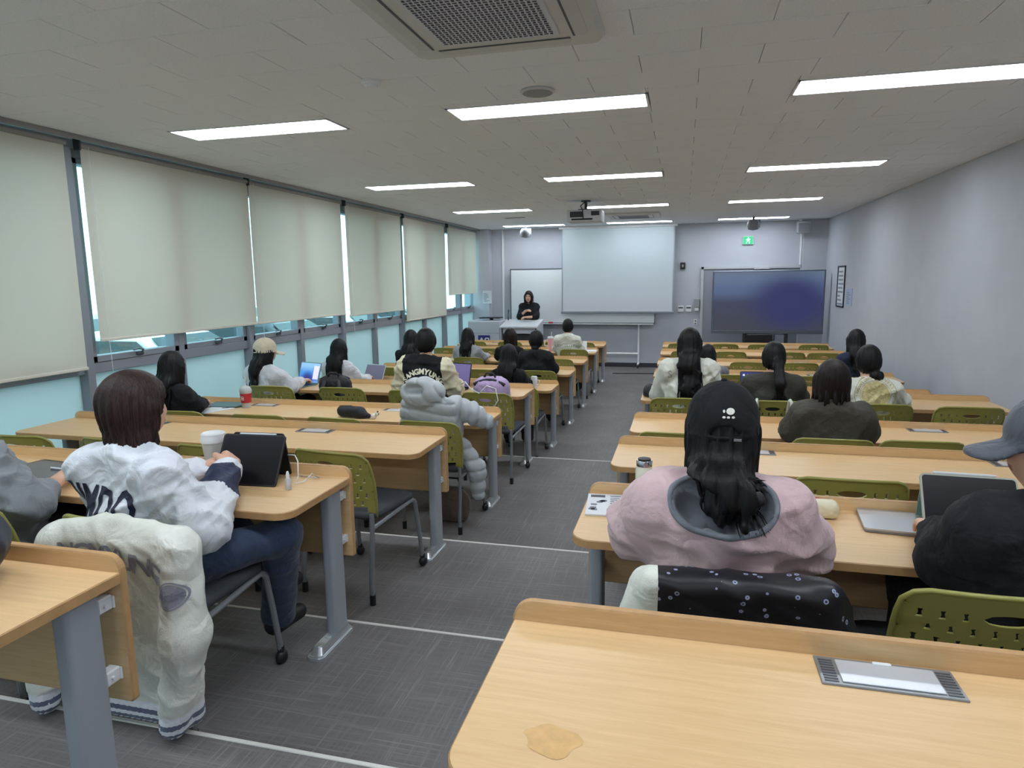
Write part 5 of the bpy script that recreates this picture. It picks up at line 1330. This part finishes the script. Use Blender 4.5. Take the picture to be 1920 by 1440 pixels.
o = sdf_obj('coat', ff_, (-.37, -.43, .14), (.37, -.10, .87), .011, [floral(), W_ivory], t, lambda cn, nn: ((cn[:, 0] < -.185) & (cn[:, 2] > .55)).astype(int), lambda V, N: .009*folds(V, 7, 45, (1.2, 1, .6), 4), 1)
# grey down jacket hung on the chair at the fourth window-side desk
lc, rz = chair_loc(('L', 4, 0)); t = thing('down_jacket', 'light grey quilted down jacket with hood hung on a chair back', 'jacket', lc, rz)
SL = [[(.16, -.13, .885), (.26, -.08, .83), (.345, -.03, .765)], [(-.18, -.13, .87), (-.235, -.08, .66), (-.20, .0, .56)]]
def fp(P):
    d = s_box((P[0], P[1]+f32(.10)+f32(.16)*(P[2]-f32(.50)), P[2]), (0, 0, .72), (.205, .085, .235), .08)
    for sl in SL: d = smin(d, s_chain(P, sl, [.076, .068, .055], .05), .015)
    d = smin(d, s_chain(P, [(.17, -.06, .56), (.27, -.04, .42), (.275, -.03, .24)], [.075, .065, .05], .03), .03)
    hd_ = s_ell(P, (-.05, -.205, .985), (.165, .10, .11)); hd_ = smax(hd_, -s_ell(P, (-.10, -.285, 1.015), (.085, .07, .035)), .03)
    return smin(d, hd_, .012)
def dp(V, N):
    hood = (V[:, 2] > .93) & (V[:, 0] < .13)
    slv = (V[:, 0] > .185) & (V[:, 2] > .66)
    q = np.where(slv, (V[:, 0]*.85+V[:, 1]*.4-V[:, 2]*.2), np.where(hood, V[:, 0]*.75+V[:, 2]*.45, V[:, 2]+.02*np.sin(V[:, 0]*9)))
    ph = q/np.where(slv, .062, .085); s_ = np.abs(np.sin(PI*ph)); return .020*s_**.36-.015+.003*folds(V, 5, 70, (1, 1, 1), 3)
sdf_obj('coat', fp, (-.36, -.38, .14), (.47, .12, 1.10), .0095, mat('down_grey', (176, 182, 186), .42, var=.03, vscale=8, bump=.2, bscale=90), t, None, dp, 1)
# backpacks
def backpack(label, lc, rz, m, m2, sc=1., dz=.47, lean=0., band=.006, straps=True):
    t = thing('backpack', label, 'backpack', (lc[0], lc[1], lc[2]+dz), rz)
    def fb(P): 
        d = s_box((P[0], P[1]-f32(lean)*P[2], P[2]), (0, 0, .21*sc), (.155*sc, .105*sc, .21*sc), .09*sc); d = smin(d, s_box((P[0], P[1]-f32(lean)*P[2], P[2]), (0, .10*sc, .13*sc), (.12*sc, .05*sc, .11*sc), .045*sc), .02)
        return smax(d, -P[2]+f32(.002), .01)
    b = sdf_obj('bag_body', fb, (-.24, -.2, -.02), (.24, .28, .50), .013, m, t, None, lambda V, N: .006*folds(V, 11, 50, (1, 1, 1), 4), 1)
    if straps:
      for s_ in (-1, 1): MB().tube([(s_*.06, -.10*sc+lean*.36, .38*sc), (s_*.085, -.15*sc+lean*.30, .30*sc), (s_*.095, -.16*sc, .18*sc), (s_*.09, -.11*sc, .05*sc)], [.016, .022, .02, .012], 8).build('shoulder_strap', m2, t, smooth=True)
    MB().tube([(-.05, -.04+lean*.4, .415*sc), (-.03, -.05+lean*.4, .45*sc), (.03, -.05+lean*.4, .45*sc), (.05, -.04+lean*.4, .415*sc)], .009, 8).build('top_loop', m2, t, smooth=True)
    MB().tube([(x_, (-.075 if band > .01 else 0.)*sc+lean*.42*sc+.02*math.cos(x_*6), ((.395 if band > .01 else .425)-.9*x_*x_*2.2)*sc) for x_ in [-.14+.028*i for i in range(11)]], band, 6).build('zip', m2, t, smooth=True)
    return t
cl, rz = chair_loc(('L', 5, 2)); backpack('black backpack leaning on the chair beside the beige cap wearer', (cl.x-.16, cl.y-.02, cl.z), .2, cloth('black_nylon', (26, 28, 34), .08, .6, 0), cloth('black_webbing', (40, 42, 50), .08, .6, 0), .98, .47, -.15)
cl, rz = chair_loc(('L', 5, 0)); backpack('lilac backpack with black zip on the chair at the aisle', (cl.x-.02, cl.y+.0, cl.z), .0, cloth('lilac_nylon', (188, 164, 206), .05, .6, 0), cloth('black_webbing', (40, 42, 50), .08, .6, 0), 1.05, .47, -.15, .017, False)
cl, rz = chair_loc(('L', 5, 0)); tag(MB().tube([(-.22, -.29, .90), (-.17, -.34, .93), (-.12, -.36, .88), (-.05, -.33, .83), (.02, -.34, .90), (.10, -.35, .88), (.12, -.35, .78), (.07, -.35, .70)], .0045, 6).build('looped_earphones', M_white_plastic, smooth=True, loc=(cl.x, cl.y, cl.z-.03)), 'white cord looped over the lilac backpack\'s chair', 'cord')
# tote bag straps hanging over a chair back (third wall-side chair row)
cl, rz = chair_loc(('R', 5, 1)); t = thing('tote_bag', 'white tote bag hung by its straps on the olive top wearer\'s chair', 'bag', cl, rz)
for s_ in (-1, 1): MB().tube([(s_*.10, -.24, .50), (s_*.115, -.292, .80), (s_*.12, -.305, .812), (s_*.125, -.325, .80), (s_*.15, -.30, .52)], .012, 6).build('strap', W_ivory, t, smooth=True)
MB().box(-.19, .19, -.345, -.285, .15, .53, .02).build('pouch', W_ivory, t)
# bag on the nearest window-side desk
t = thing('soft_bag', 'dark soft bag lying on the nearest window-side desk', 'bag', (-1.835, 1.175, F4+TOP))
sdf_obj('bag_body', lambda P: smax(smin(s_ell(P, (0, 0, .10), (.24, .105, .125)), s_ell(P, (-.10, .0, .17), (.15, .09, .12)), .05), -P[2]+f32(.003), .015), (-.3, -.2, -.02), (.3, .2, .32), .0125, mat('bag_charcoal', (40, 43, 54), .5, var=.08, vscale=10, bump=.2, bscale=150), t, None, lambda V, N: .012*folds(V, 17, 38, (1, 1, .8), 4), 1)
MB().tube([(-.10, -.10, .20), (-.05, -.13, .26), (.04, -.12, .26), (.09, -.09, .17)], .012, 8).build('handle', mat('bag_handle', (30, 32, 40), .5), t, smooth=True)
t = thing('floor_bag', 'brown bag standing on the floor under the grey down jacket', 'bag', (-1.60, 4.42, F1))
sdf_obj('bag_body', lambda P: smax(s_ell(P, (0, 0, .11), (.14, .09, .15)), -P[2]+f32(.003), .015), (-.18, -.13, -.02), (.18, .13, .3), .014, cloth('brown_suede', (98, 84, 78)), t, None, lambda V, N: .006*folds(V, 27, 50), 1)
MB().tube([(-.07, 0, .24), (-.04, 0, .32), (.04, 0, .32), (.07, 0, .24)], .008, 6).build('handle', M_shoe, t, smooth=True)

# ------------------------------------------------------------------ things on the desks
def desk_z(r): return LEV[r]+TOP+.0005
M_tab = mat('tablet_glass', (22, 22, 28), .28, spec=.25); M_alu = mat('aluminium', (196, 199, 205), .3, .7); M_folio = mat('folio_green', (120, 146, 136), .6)
# drawing tablet lying flat, pencil
t = thing('drawing_tablet', 'dark tablet lying flat before the grey sweatshirt', 'tablet', (-2.80, 2.29, desk_z(2)), -.12); MB().prism(rrect(-.20, .20, -.14, .14, .015), 0, .009).build('case', M_black, t); MB().prism(rrect(-.185, .185, -.125, .125, .006), .009, .0102).build('screen', mat('drawing_screen', (74, 74, 84), .2, var=.35, vscale=14), t)
tag(MB().tube([(-.085, 0, .005), (.07, 0, .005), (.085, 0, .005)], [.0045, .0045, .001], 8).build('stylus', M_white_plastic, loc=(-2.70, 2.31, desk_z(2)+.0105), rot=(0, 0, -.1)), 'white stylus lying on the flat tablet', 'stylus')
# plastic tumbler with lid
t = thing('plastic_tumbler', 'translucent white tumbler with lid behind the clasped hands', 'cup', (-2.0, 2.44, desk_z(2)))
M_frostp = mat('frosted_plastic', (214, 217, 220), .4); M_frostp.node_tree.nodes['Principled BSDF'].inputs['Transmission Weight'].default_value = .35
MB().lathe([(.032, 0), (.034, .004), (.050, .15), (.048, .152)], seg=28).build('cup', M_frostp, t); MB().lathe([(.053, .148), (.054, .165), (.050, .172), (.051, .185), (.044, .190), (.030, .184), (.001, .183)], seg=28).build('lid', M_white_plastic, t)
# propped tablet in case, cable and bottle
t = thing('propped_tablet', 'large black tablet propped upright on the second window-side desk', 'tablet', (-1.765, 2.315, desk_z(2)), .06)
a = math.radians(-30); Rm = Matrix.Rotation(a, 4, 'X')
b = MB(); b.prism(rrect(-.145, .145, 0, .222, .014), -.006, .003, 'y'); b.xf(Rm); b.build('tablet_body', M_black, t)
b = MB(); b.prism(rrect(-.139, .139, .006, .216, .010), -.0072, -.006, 'y'); b.xf(Rm); b.build('screen', M_tab, t)
b = MB(); b.prism(rrect(-.12, .12, 0, .20, .012), -.003, .003, 'y'); b.xf(Matrix.Translation((0, .175, 0)) @ Matrix.Rotation(math.radians(12), 4, 'X')); b.build('stand_flap', M_black, t)
b = MB().tube([(-.08, .01, .228), (.09, .01, .228)], .0045, 8); b.xf(Rm); b.build('clip_stylus', M_white_plastic, t)
tag(MB().tube([(-1.625, 2.43, desk_z(2)+.11), (-1.59, 2.43, desk_z(2)+.11), (-1.565, 2.41, desk_z(2)+.09), (-1.555, 2.39, desk_z(2)+.03), (-1.56, 2.37, desk_z(2)+.005), (-1.535, 2.40, desk_z(2)+.006), (-1.52, 2.44, desk_z(2)+.03), (-1.50, 2.46, desk_z(2)+.006), (-1.60, 2.475, desk_z(2)+.006)], .0025, 6).build('charging_cable', M_white_plastic, smooth=True), 'white charging cable running from the propped tablet', 'cable')
t = thing('dropper_bottle', 'small white dropper bottle at the desk end', 'bottle', (-1.549, 2.306, desk_z(2))); MB().lathe([(.011, 0), (.0125, .003), (.0125, .042), (.007, .050)], seg=16).build('bottle', M_frostp, t); MB().lathe([(.0075, .048), (.0075, .064), (.004, .077), (.001, .078)], seg=14).build('cap', M_white_plastic, t)
# fourth window-side desk
t = thing('teal_notebook', 'teal notebook by the window on the fourth desk', 'notebook', (-3.83, 4.86, desk_z(4)), .1); MB().box(-.15, .15, -.105, .105, 0, .012, .003).build('cover', mat('notebook_teal', (92, 118, 120), .5), t); MB().box(-.146, .149, -.102, .102, .002, .010).build('pages', M_white, t, smooth=False)
tag(MB().box(-.105, .105, -.14, .14, 0, .003).build('paper_sheet', mat('paper_white', (216, 220, 226), .7), loc=(-3.80, 4.66, desk_z(4)), rot=(0, 0, -.35), smooth=False), 'white sheet of paper beside the black top wearer', 'paper')
tag(MB().prism(rrect(-.036, .036, -.075, .075, .01), 0, .008).build('phone', mat('phone_green', (44, 58, 52), .25), loc=(-3.665, 4.84, desk_z(4)), rot=(0, 0, -.5)), 'dark phone lying beside the teal notebook', 'phone')
tag(MB().tube([(-.07, 0, .004), (.06, 0, .004), (.072, 0, .004)], [.004, .004, .001], 6).build('pen', M_black, loc=(-3.70, 4.76, desk_z(4)), rot=(0, 0, .6)), 'black pen beside the dark phone', 'pen')
t = thing('iced_drink', 'red banded plastic drink cup with straw', 'cup', (-3.575, 4.80, desk_z(4))); MB().lathe([(.034, 0), (.036, .005), (.040, .045)], seg=24).build('cup', M_frostp, t); MB().lathe([(.0405, .045), (.0475, .125)], seg=24).build('sleeve', mat('sleeve_red', (184, 40, 52), .55), t); MB().lathe([(.047, .125), (.051, .145), (.051, .150), (.046, .165), (.034, .182), (.012, .192), (.001, .193)], seg=24).build('dome_lid', M_frostp, t); MB().tube([(0, 0, .18), (.004, 0, .265)], .005, 8).build('straw', M_white_plastic, t)
b = MB(); 
for (x_, z_, w_, h_) in ((-.012, .10, .024, .004), (-.012, .07, .024, .004), (-.012, .07, .004, .034), (.008, .07, .004, .034), (-.005, .08, .010, .012)): b.box(x_, x_+w_, -.0465+.0, -.0445, z_, z_+h_)
o_ = b.build('sleeve_mark', mat('mark_pale', (230, 200, 200), .6), t, smooth=False)
t = thing('pencil_pouch', 'black pencil pouch on the fourth window-side desk', 'pencil case', (-2.47, 4.60, desk_z(4)), -.12)
sdf_obj('pouch', lambda P: smax(smin(s_box(P, (-.02, 0, .045), (.12, .045, .045), .04), s_cap(P, (.08, 0, .03), (.14, .0, .02), .03, .02), .04), -P[2]+f32(.002), .005), (-.18, -.08, -.01), (.19, .08, .12), .008, cloth('pouch_black', (30, 32, 40), .08, .6, 0), t, None, lambda V, N: .003*folds(V, 9, 60), 1)
MB().tube([(-.12, -.01, .088), (-.02, 0, .092), (.07, .0, .075)], .003, 6).build('zip', M_darkmetal, t, smooth=True)
t = thing('plush_charm', 'tiny white and brown plush charm beside the pencil pouch', 'plush toy', (-2.285, 4.575, desk_z(4)))
b = MB().sphere((0, 0, .022), .022, 12, 8, (1.1, 1, 1)); b.sphere((.028, 0, .04), .017, 12, 8); b.build('plush_body', mat('plush_white', (226, 220, 212), .9), t, smooth=True); b = MB().sphere((.034, .0, .057), .008, 8, 6); b.sphere((.044, -.005, .042), .006, 8, 6); b.build('plush_patches', mat('plush_brown', (120, 84, 66), .9), t, smooth=True)
t = thing('earbud_pair', 'pair of white earbuds near the end of the fourth window-side desk', 'earbuds', (-1.43, 4.80, desk_z(4)))
for x_ in (-.014, .016): b = MB().sphere((x_, 0, .007), .007, 8, 6); b.tube([(x_, 0, .006), (x_+.004, -.018, .004)], .003, 6); b.build('earbud', M_white_plastic, t, smooth=True)
# laptops
def laptop(label, x, y, r, rz, scr, w_=.30, d_=.21, ang=110, base=None):
    t = thing('laptop', label, 'laptop', (x, y, desk_z(r)), rz); M_b = base or M_alu
    MB().prism(rrect(-w_/2, w_/2, -d_/2, d_/2, .012), 0, .011).build('base', M_b, t); MB().box(-w_/2+.02, w_/2-.02, -.02, d_/2-.02, .011, .0125).build('keyboard', M_black, t, smooth=False)
    M_ = Matrix.Translation((0, d_/2, .010)) @ Matrix.Rotation(math.radians(90-ang), 4, 'X')
    b = MB(); b.prism(rrect(-w_/2, w_/2, 0, d_, .012), -.003, .003, 'y'); b.xf(M_); ld = b.build('lid', M_b, t)
    b = MB(); b.box(-w_/2+.008, w_/2-.008, -.0042, -.003, .010, d_-.008); b.xf(M_); b.build('screen', scr, ld, smooth=False)
    return t
M_wall1 = screen_mat('wallpaper_blue', [(0, (150, 196, 240)), (.3, (60, 120, 220)), (.55, (70, 150, 235)), (1, (150, 205, 245))], estr=.75, zr=(0, .2), second=(-.02, .05, .12, .10, (34, 40, 140)))
lp = laptop('open laptop with blue wallpaper beside the beige cap wearer', -3.80, 5.97, 5, -.30, M_wall1, .30, .22, 108, mat('laptop_teal', (120, 150, 150), .35, .5))
b = MB(); b.box(.06, .135, -.0056, -.0043, .045, .185); b.xf(Matrix.Translation((0, .11, .010)) @ Matrix.Rotation(math.radians(90-108), 4, 'X')); b.build('side_window', mat('app_pale', (220, 210, 240), .4, emit=(220, 210, 240), estr=.6), lp, smooth=False)
laptop('laptop with purple screen before the varsity jacket', -2.20, 5.98, 5, -.25, screen_mat('screen_purple', [(0, (96, 86, 138)), (1, (108, 96, 152))], estr=.7, zr=(0, .2)), .36, .24, 105, M_black)
laptop('dim grey laptop at the sixth window-side desk', -3.70, 7.27, 6, -.25, screen_mat('screen_dim', [(0, (88, 86, 110)), (1, (104, 100, 126))], estr=.6, zr=(0, .2)), .30, .21, 115)
t = thing('charger', 'black charger plugged into the desk socket by the varsity jacket', 'charger', (-2.08, 6.155, desk_z(5)+.006)); MB().box(-.02, .02, -.02, .02, 0, .05, .005).build('plug', M_black, t); MB().tube([(0, 0, .045), (-.02, -.01, .09), (-.07, -.02, .10), (-.11, -.05, .05), (-.12, -.08, .006)], .004, 6).build('cord', M_black, t, smooth=True)
# closed silver laptop, upright tablet, pencil case, tumbler, magazine on the second wall-side desk
t = thing('closed_laptop', 'closed silver laptop on the second wall-side desk', 'laptop', (.735, 2.40, desk_z(2)), -.10); MB().prism(rrect(-.125, .15, -.105, .105, .012), .002, .009).build('base', mat('laptop_edge', (140, 143, 150), .35, .6), t); MB().prism(rrect(-.125, .15, -.105, .105, .012), .0095, .015).build('lid', M_alu, t)
t = thing('upright_tablet', 'black tablet in green folio standing before the grey cap wearer', 'tablet', (.925, 2.33, desk_z(2)), -.05)
Rm = Matrix.Rotation(math.radians(-32), 4, 'X')
b = MB(); b.prism(rrect(-.14, .14, 0, .205, .014), -.004, .006, 'y'); b.xf(Rm); b.build('folio', mat('folio_pale', (176, 178, 166), .6), t)
b = MB(); b.prism(rrect(-.134, .134, .006, .199, .010), -.0055, -.004, 'y'); b.xf(Rm); b.build('screen', M_tab, t)
b = MB(); b.prism(rrect(-.13, .13, 0, .17, .012), -.003, .003, 'y'); b.xf(Matrix.Translation((0, .15, 0)) @ Matrix.Rotation(math.radians(14), 4, 'X')); b.build('rear_flap', M_folio, t)
b = MB().tube([(-.10, .0, .210), (.07, .0, .210), (.085, 0, .210)], [.005, .005, .002], 8); b.xf(Rm); b.build('clip_stylus', M_white_plastic, t)
t = thing('cream_pencil_case', 'cream pencil case with red zip beside the pink hoodie', 'pencil case', (.445, 2.43, desk_z(2)), -.08)
sdf_obj('pouch', lambda P: smax(s_box(P, (0, 0, .032), (.10, .032, .032), .024), -P[2]+f32(.002), .004), (-.13, -.05, -.01), (.13, .05, .08), .006, cloth('pouch_cream', (226, 218, 188), .03, .6, 0), t, None, lambda V, N: .0015*folds(V, 5, 60), 1); MB().tube([(-.085, .012, .062), (0, .012, .0655), (.085, .012, .060)], .003, 6).build('zip', mat('zip_red', (168, 40, 52), .5), t, smooth=True)
t = thing('cream_tumbler', 'cream insulated bottle with steel rim left of the pink hoodie', 'bottle', (-.124, 2.43, desk_z(2))); MB().lathe([(.030, 0), (.032, .004), (.032, .135), (.028, .148), (.027, .152)], seg=26).build('body', mat('tumbler_cream', (222, 222, 204), .35), t); MB().lathe([(.029, .150), (.0295, .168), (.027, .172)], seg=26).build('rim', M_chrome, t); MB().lathe([(.025, .168), (.023, .178), (.010, .180), (.001, .180)], seg=26).build('cap', M_black, t)
t = thing('magazine', 'printed booklet on the aisle end of the second wall-side desk', 'booklet', (-.245, 2.385, desk_z(2)), .08)
MB().box(-.085, .085, -.115, .115, 0, .006, .001).build('pages', M_white, t); MB().box(-.086, .086, -.116, .116, .006, .0072).build('cover', mat('cover_white', (214, 217, 222), .5), t, smooth=False)
b = MB(); rr = random.Random(4)
for i in range(9): b.box(.0, .0+rr.uniform(.03, .07), .085-.02*i, .085-.02*i+.006, .0072, .0078)
b.box(-.075, -.02, .075, .10, .0072, .0078); b.box(.055, .078, -.02, .05, .0072, .0078)
o = b.build('dark_print', mat('ink_dark', (78, 80, 90), .6), t, smooth=False); o['kind'] = 'stuff'
b = MB()
for i in range(7): x_, y_ = rr.uniform(-.07, -.02), rr.uniform(-.09, .06); b.prism(rrect(x_-.012, x_+.012, y_-.009, y_+.009, .006, 3), .0072, .0079)
o = b.build('picture_print', mat('ink_mid', (120, 124, 134), .6), t, smooth=False); o['kind'] = 'stuff'
b = MB()
for i in range(3): b.box(-.005, .045, -.06-.012*i, -.057-.012*i, .0072, .0079)
o = b.build('red_print', mat('ink_red', (190, 70, 80), .6), t, smooth=False); o['kind'] = 'stuff'
# fifth wall-side desk
t = thing('small_tablet', 'small tablet with app icons beside the ponytail', 'tablet', (.60, 5.94, desk_z(5)), .05)
Rm = Matrix.Rotation(math.radians(-22), 4, 'X'); b = MB(); b.prism(rrect(-.10, .10, 0, .25, .012), -.004, .005, 'y'); b.xf(Rm); b.build('body', M_black, t)
b = MB(); b.box(-.092, .092, -.0055, -.004, .008, .242); b.xf(Rm); b.build('screen', mat('home_navy', (30, 34, 92), .3, emit=(30, 34, 100), estr=.6), t, smooth=False)
b = MB()
for i in range(5):
    for j in range(4): b.box(-.078+i*.036, -.062+i*.036, -.0065, -.0054, .225-j*.045-.016, .225-j*.045)
b.xf(Rm); o = b.build('icons', mat('icon_pale', (214, 220, 240), .4, emit=(214, 220, 240), estr=.6), t, smooth=False); o['kind'] = 'stuff'
b = MB(); b.prism(rrect(-.09, .09, 0, .19, .012), -.003, .003, 'y'); b.xf(Matrix.Translation((0, .17, 0)) @ Matrix.Rotation(math.radians(22), 4, 'X')); b.build('stand_flap', M_black, t)
t = thing('black_pouch', 'black pouch on the aisle corner of the fifth wall-side desk', 'pouch', (-.27, 5.98, desk_z(5))); sdf_obj('pouch', lambda P: smax(s_ell(P, (0, 0, .03), (.06, .09, .085)), -P[2]+f32(.002), .006), (-.1, -.12, -.01), (.1, .12, .13), .009, cloth('pouch_black', (30, 32, 40), .08, .6, 0), t, None, lambda V, N: .004*folds(V, 19, 60), 1); MB().tube([(0, -.05, .09), (0, 0, .112), (0, .05, .09)], .004, 6).build('zip', M_darkmetal, t, smooth=True)
t = thing('drink_can', 'small white and red can at the sixth wall-side desk corner', 'can', (-.26, 7.35, desk_z(6))); MB().lathe([(.028, 0), (.032, .006), (.032, .11), (.027, .122)], seg=20).build('can', M_white, t); MB().lathe([(.0325, .07), (.0325, .10)], seg=20).build('band', mat('can_red', (170, 50, 56), .5), t)
tag(MB().prism(rrect(-.05, .05, -.03, .03, .01), 0, .02).build('green_case', mat('case_green', (70, 150, 110), .5), loc=(.35, 7.25, desk_z(6))), 'small green case on the sixth wall-side desk', 'case')
t = thing('red_box', 'small red-brown box on the front wall-side desk', 'box', (.02, 12.35, desk_z(10))); MB().box(-.06, .06, -.04, .04, 0, .09, .006).build('carton', mat('box_red', (120, 66, 60), .6), t); MB().box(-.061, .061, -.041, .041, .06, .075).build('band', M_white_plastic, t, smooth=False)
# ninth window-side desk
t = thing('pink_tumbler', 'pink handled tumbler with straw beside the white lettered jacket', 'tumbler', (-2.17, 11.06, desk_z(9))); MB().lathe([(.036, 0), (.038, .01), (.05, .13), (.052, .22)], seg=22).build('cup', mat('tumbler_pink', (226, 170, 180), .4), t); MB().lathe([(.054, .22), (.054, .24), (.045, .25), (.001, .25)], seg=22).build('lid', M_white_plastic, t); MB().tube([(.01, 0, .24), (.018, 0, .33)], .006, 8).build('straw', M_white_plastic, t); MB().tube([(-.05, 0, .19), (-.10, 0, .185), (-.105, 0, .09), (-.045, 0, .08)], .011, 8).build('handle', mat('tumbler_handle', (226, 208, 206), .4), t, smooth=True)
tag(MB().box(-.10, .10, -.14, .14, 0, .014, .002).build('white_notebook', M_white, loc=(-1.50, 11.15, desk_z(9)), rot=(0, 0, .1)), 'white notebook on the aisle end of the ninth window-side desk', 'notebook')
t = thing('phone_stand', 'phone upright on small white stand beside the lettered jacket', 'phone', (-1.60, 11.12, desk_z(9))); b = MB(); b.prism(rrect(-.038, .038, 0, .155, .01), -.004, .004, 'y'); b.xf(Matrix.Rotation(-.25, 4, 'X') @ Matrix.Translation((0, 0, .02))); b.build('phone', M_white_plastic, t); MB().box(-.03, .03, -.02, .07, 0, .02, .004).build('stand', M_white_plastic, t)
t = thing('white_mug', 'white cup at the elbow of the sixth desk\'s long haired person', 'cup', (-1.60, 7.19, desk_z(6))); MB().lathe([(.03, 0), (.032, .004), (.036, .13), (.030, .14), (.001, .14)], seg=20).build('cup', M_white, t); MB().tube([(.034, 0, .10), (.06, 0, .09), (.055, 0, .04), (.033, 0, .035)], .006, 6).build('handle', M_white, t, smooth=True)
# water ring on the nearest desk
M_ring = mat('dried_stain', (212, 170, 112), .35, var=.12, vscale=40)
b = MB(); n = 26; b.add([(.045*(1+.16*math.sin(3*a_)+.08*math.sin(7*a_+1))*math.cos(a_), .038*(1+.12*math.sin(4*a_))*math.sin(a_), 0) for a_ in [2*PI*i/n for i in range(n)]], [tuple(range(n))]); o = b.build('dried_stain', M_ring, deskR, smooth=False, loc=(-.185+.34, .943-ROWY[1], TOP+.0006))
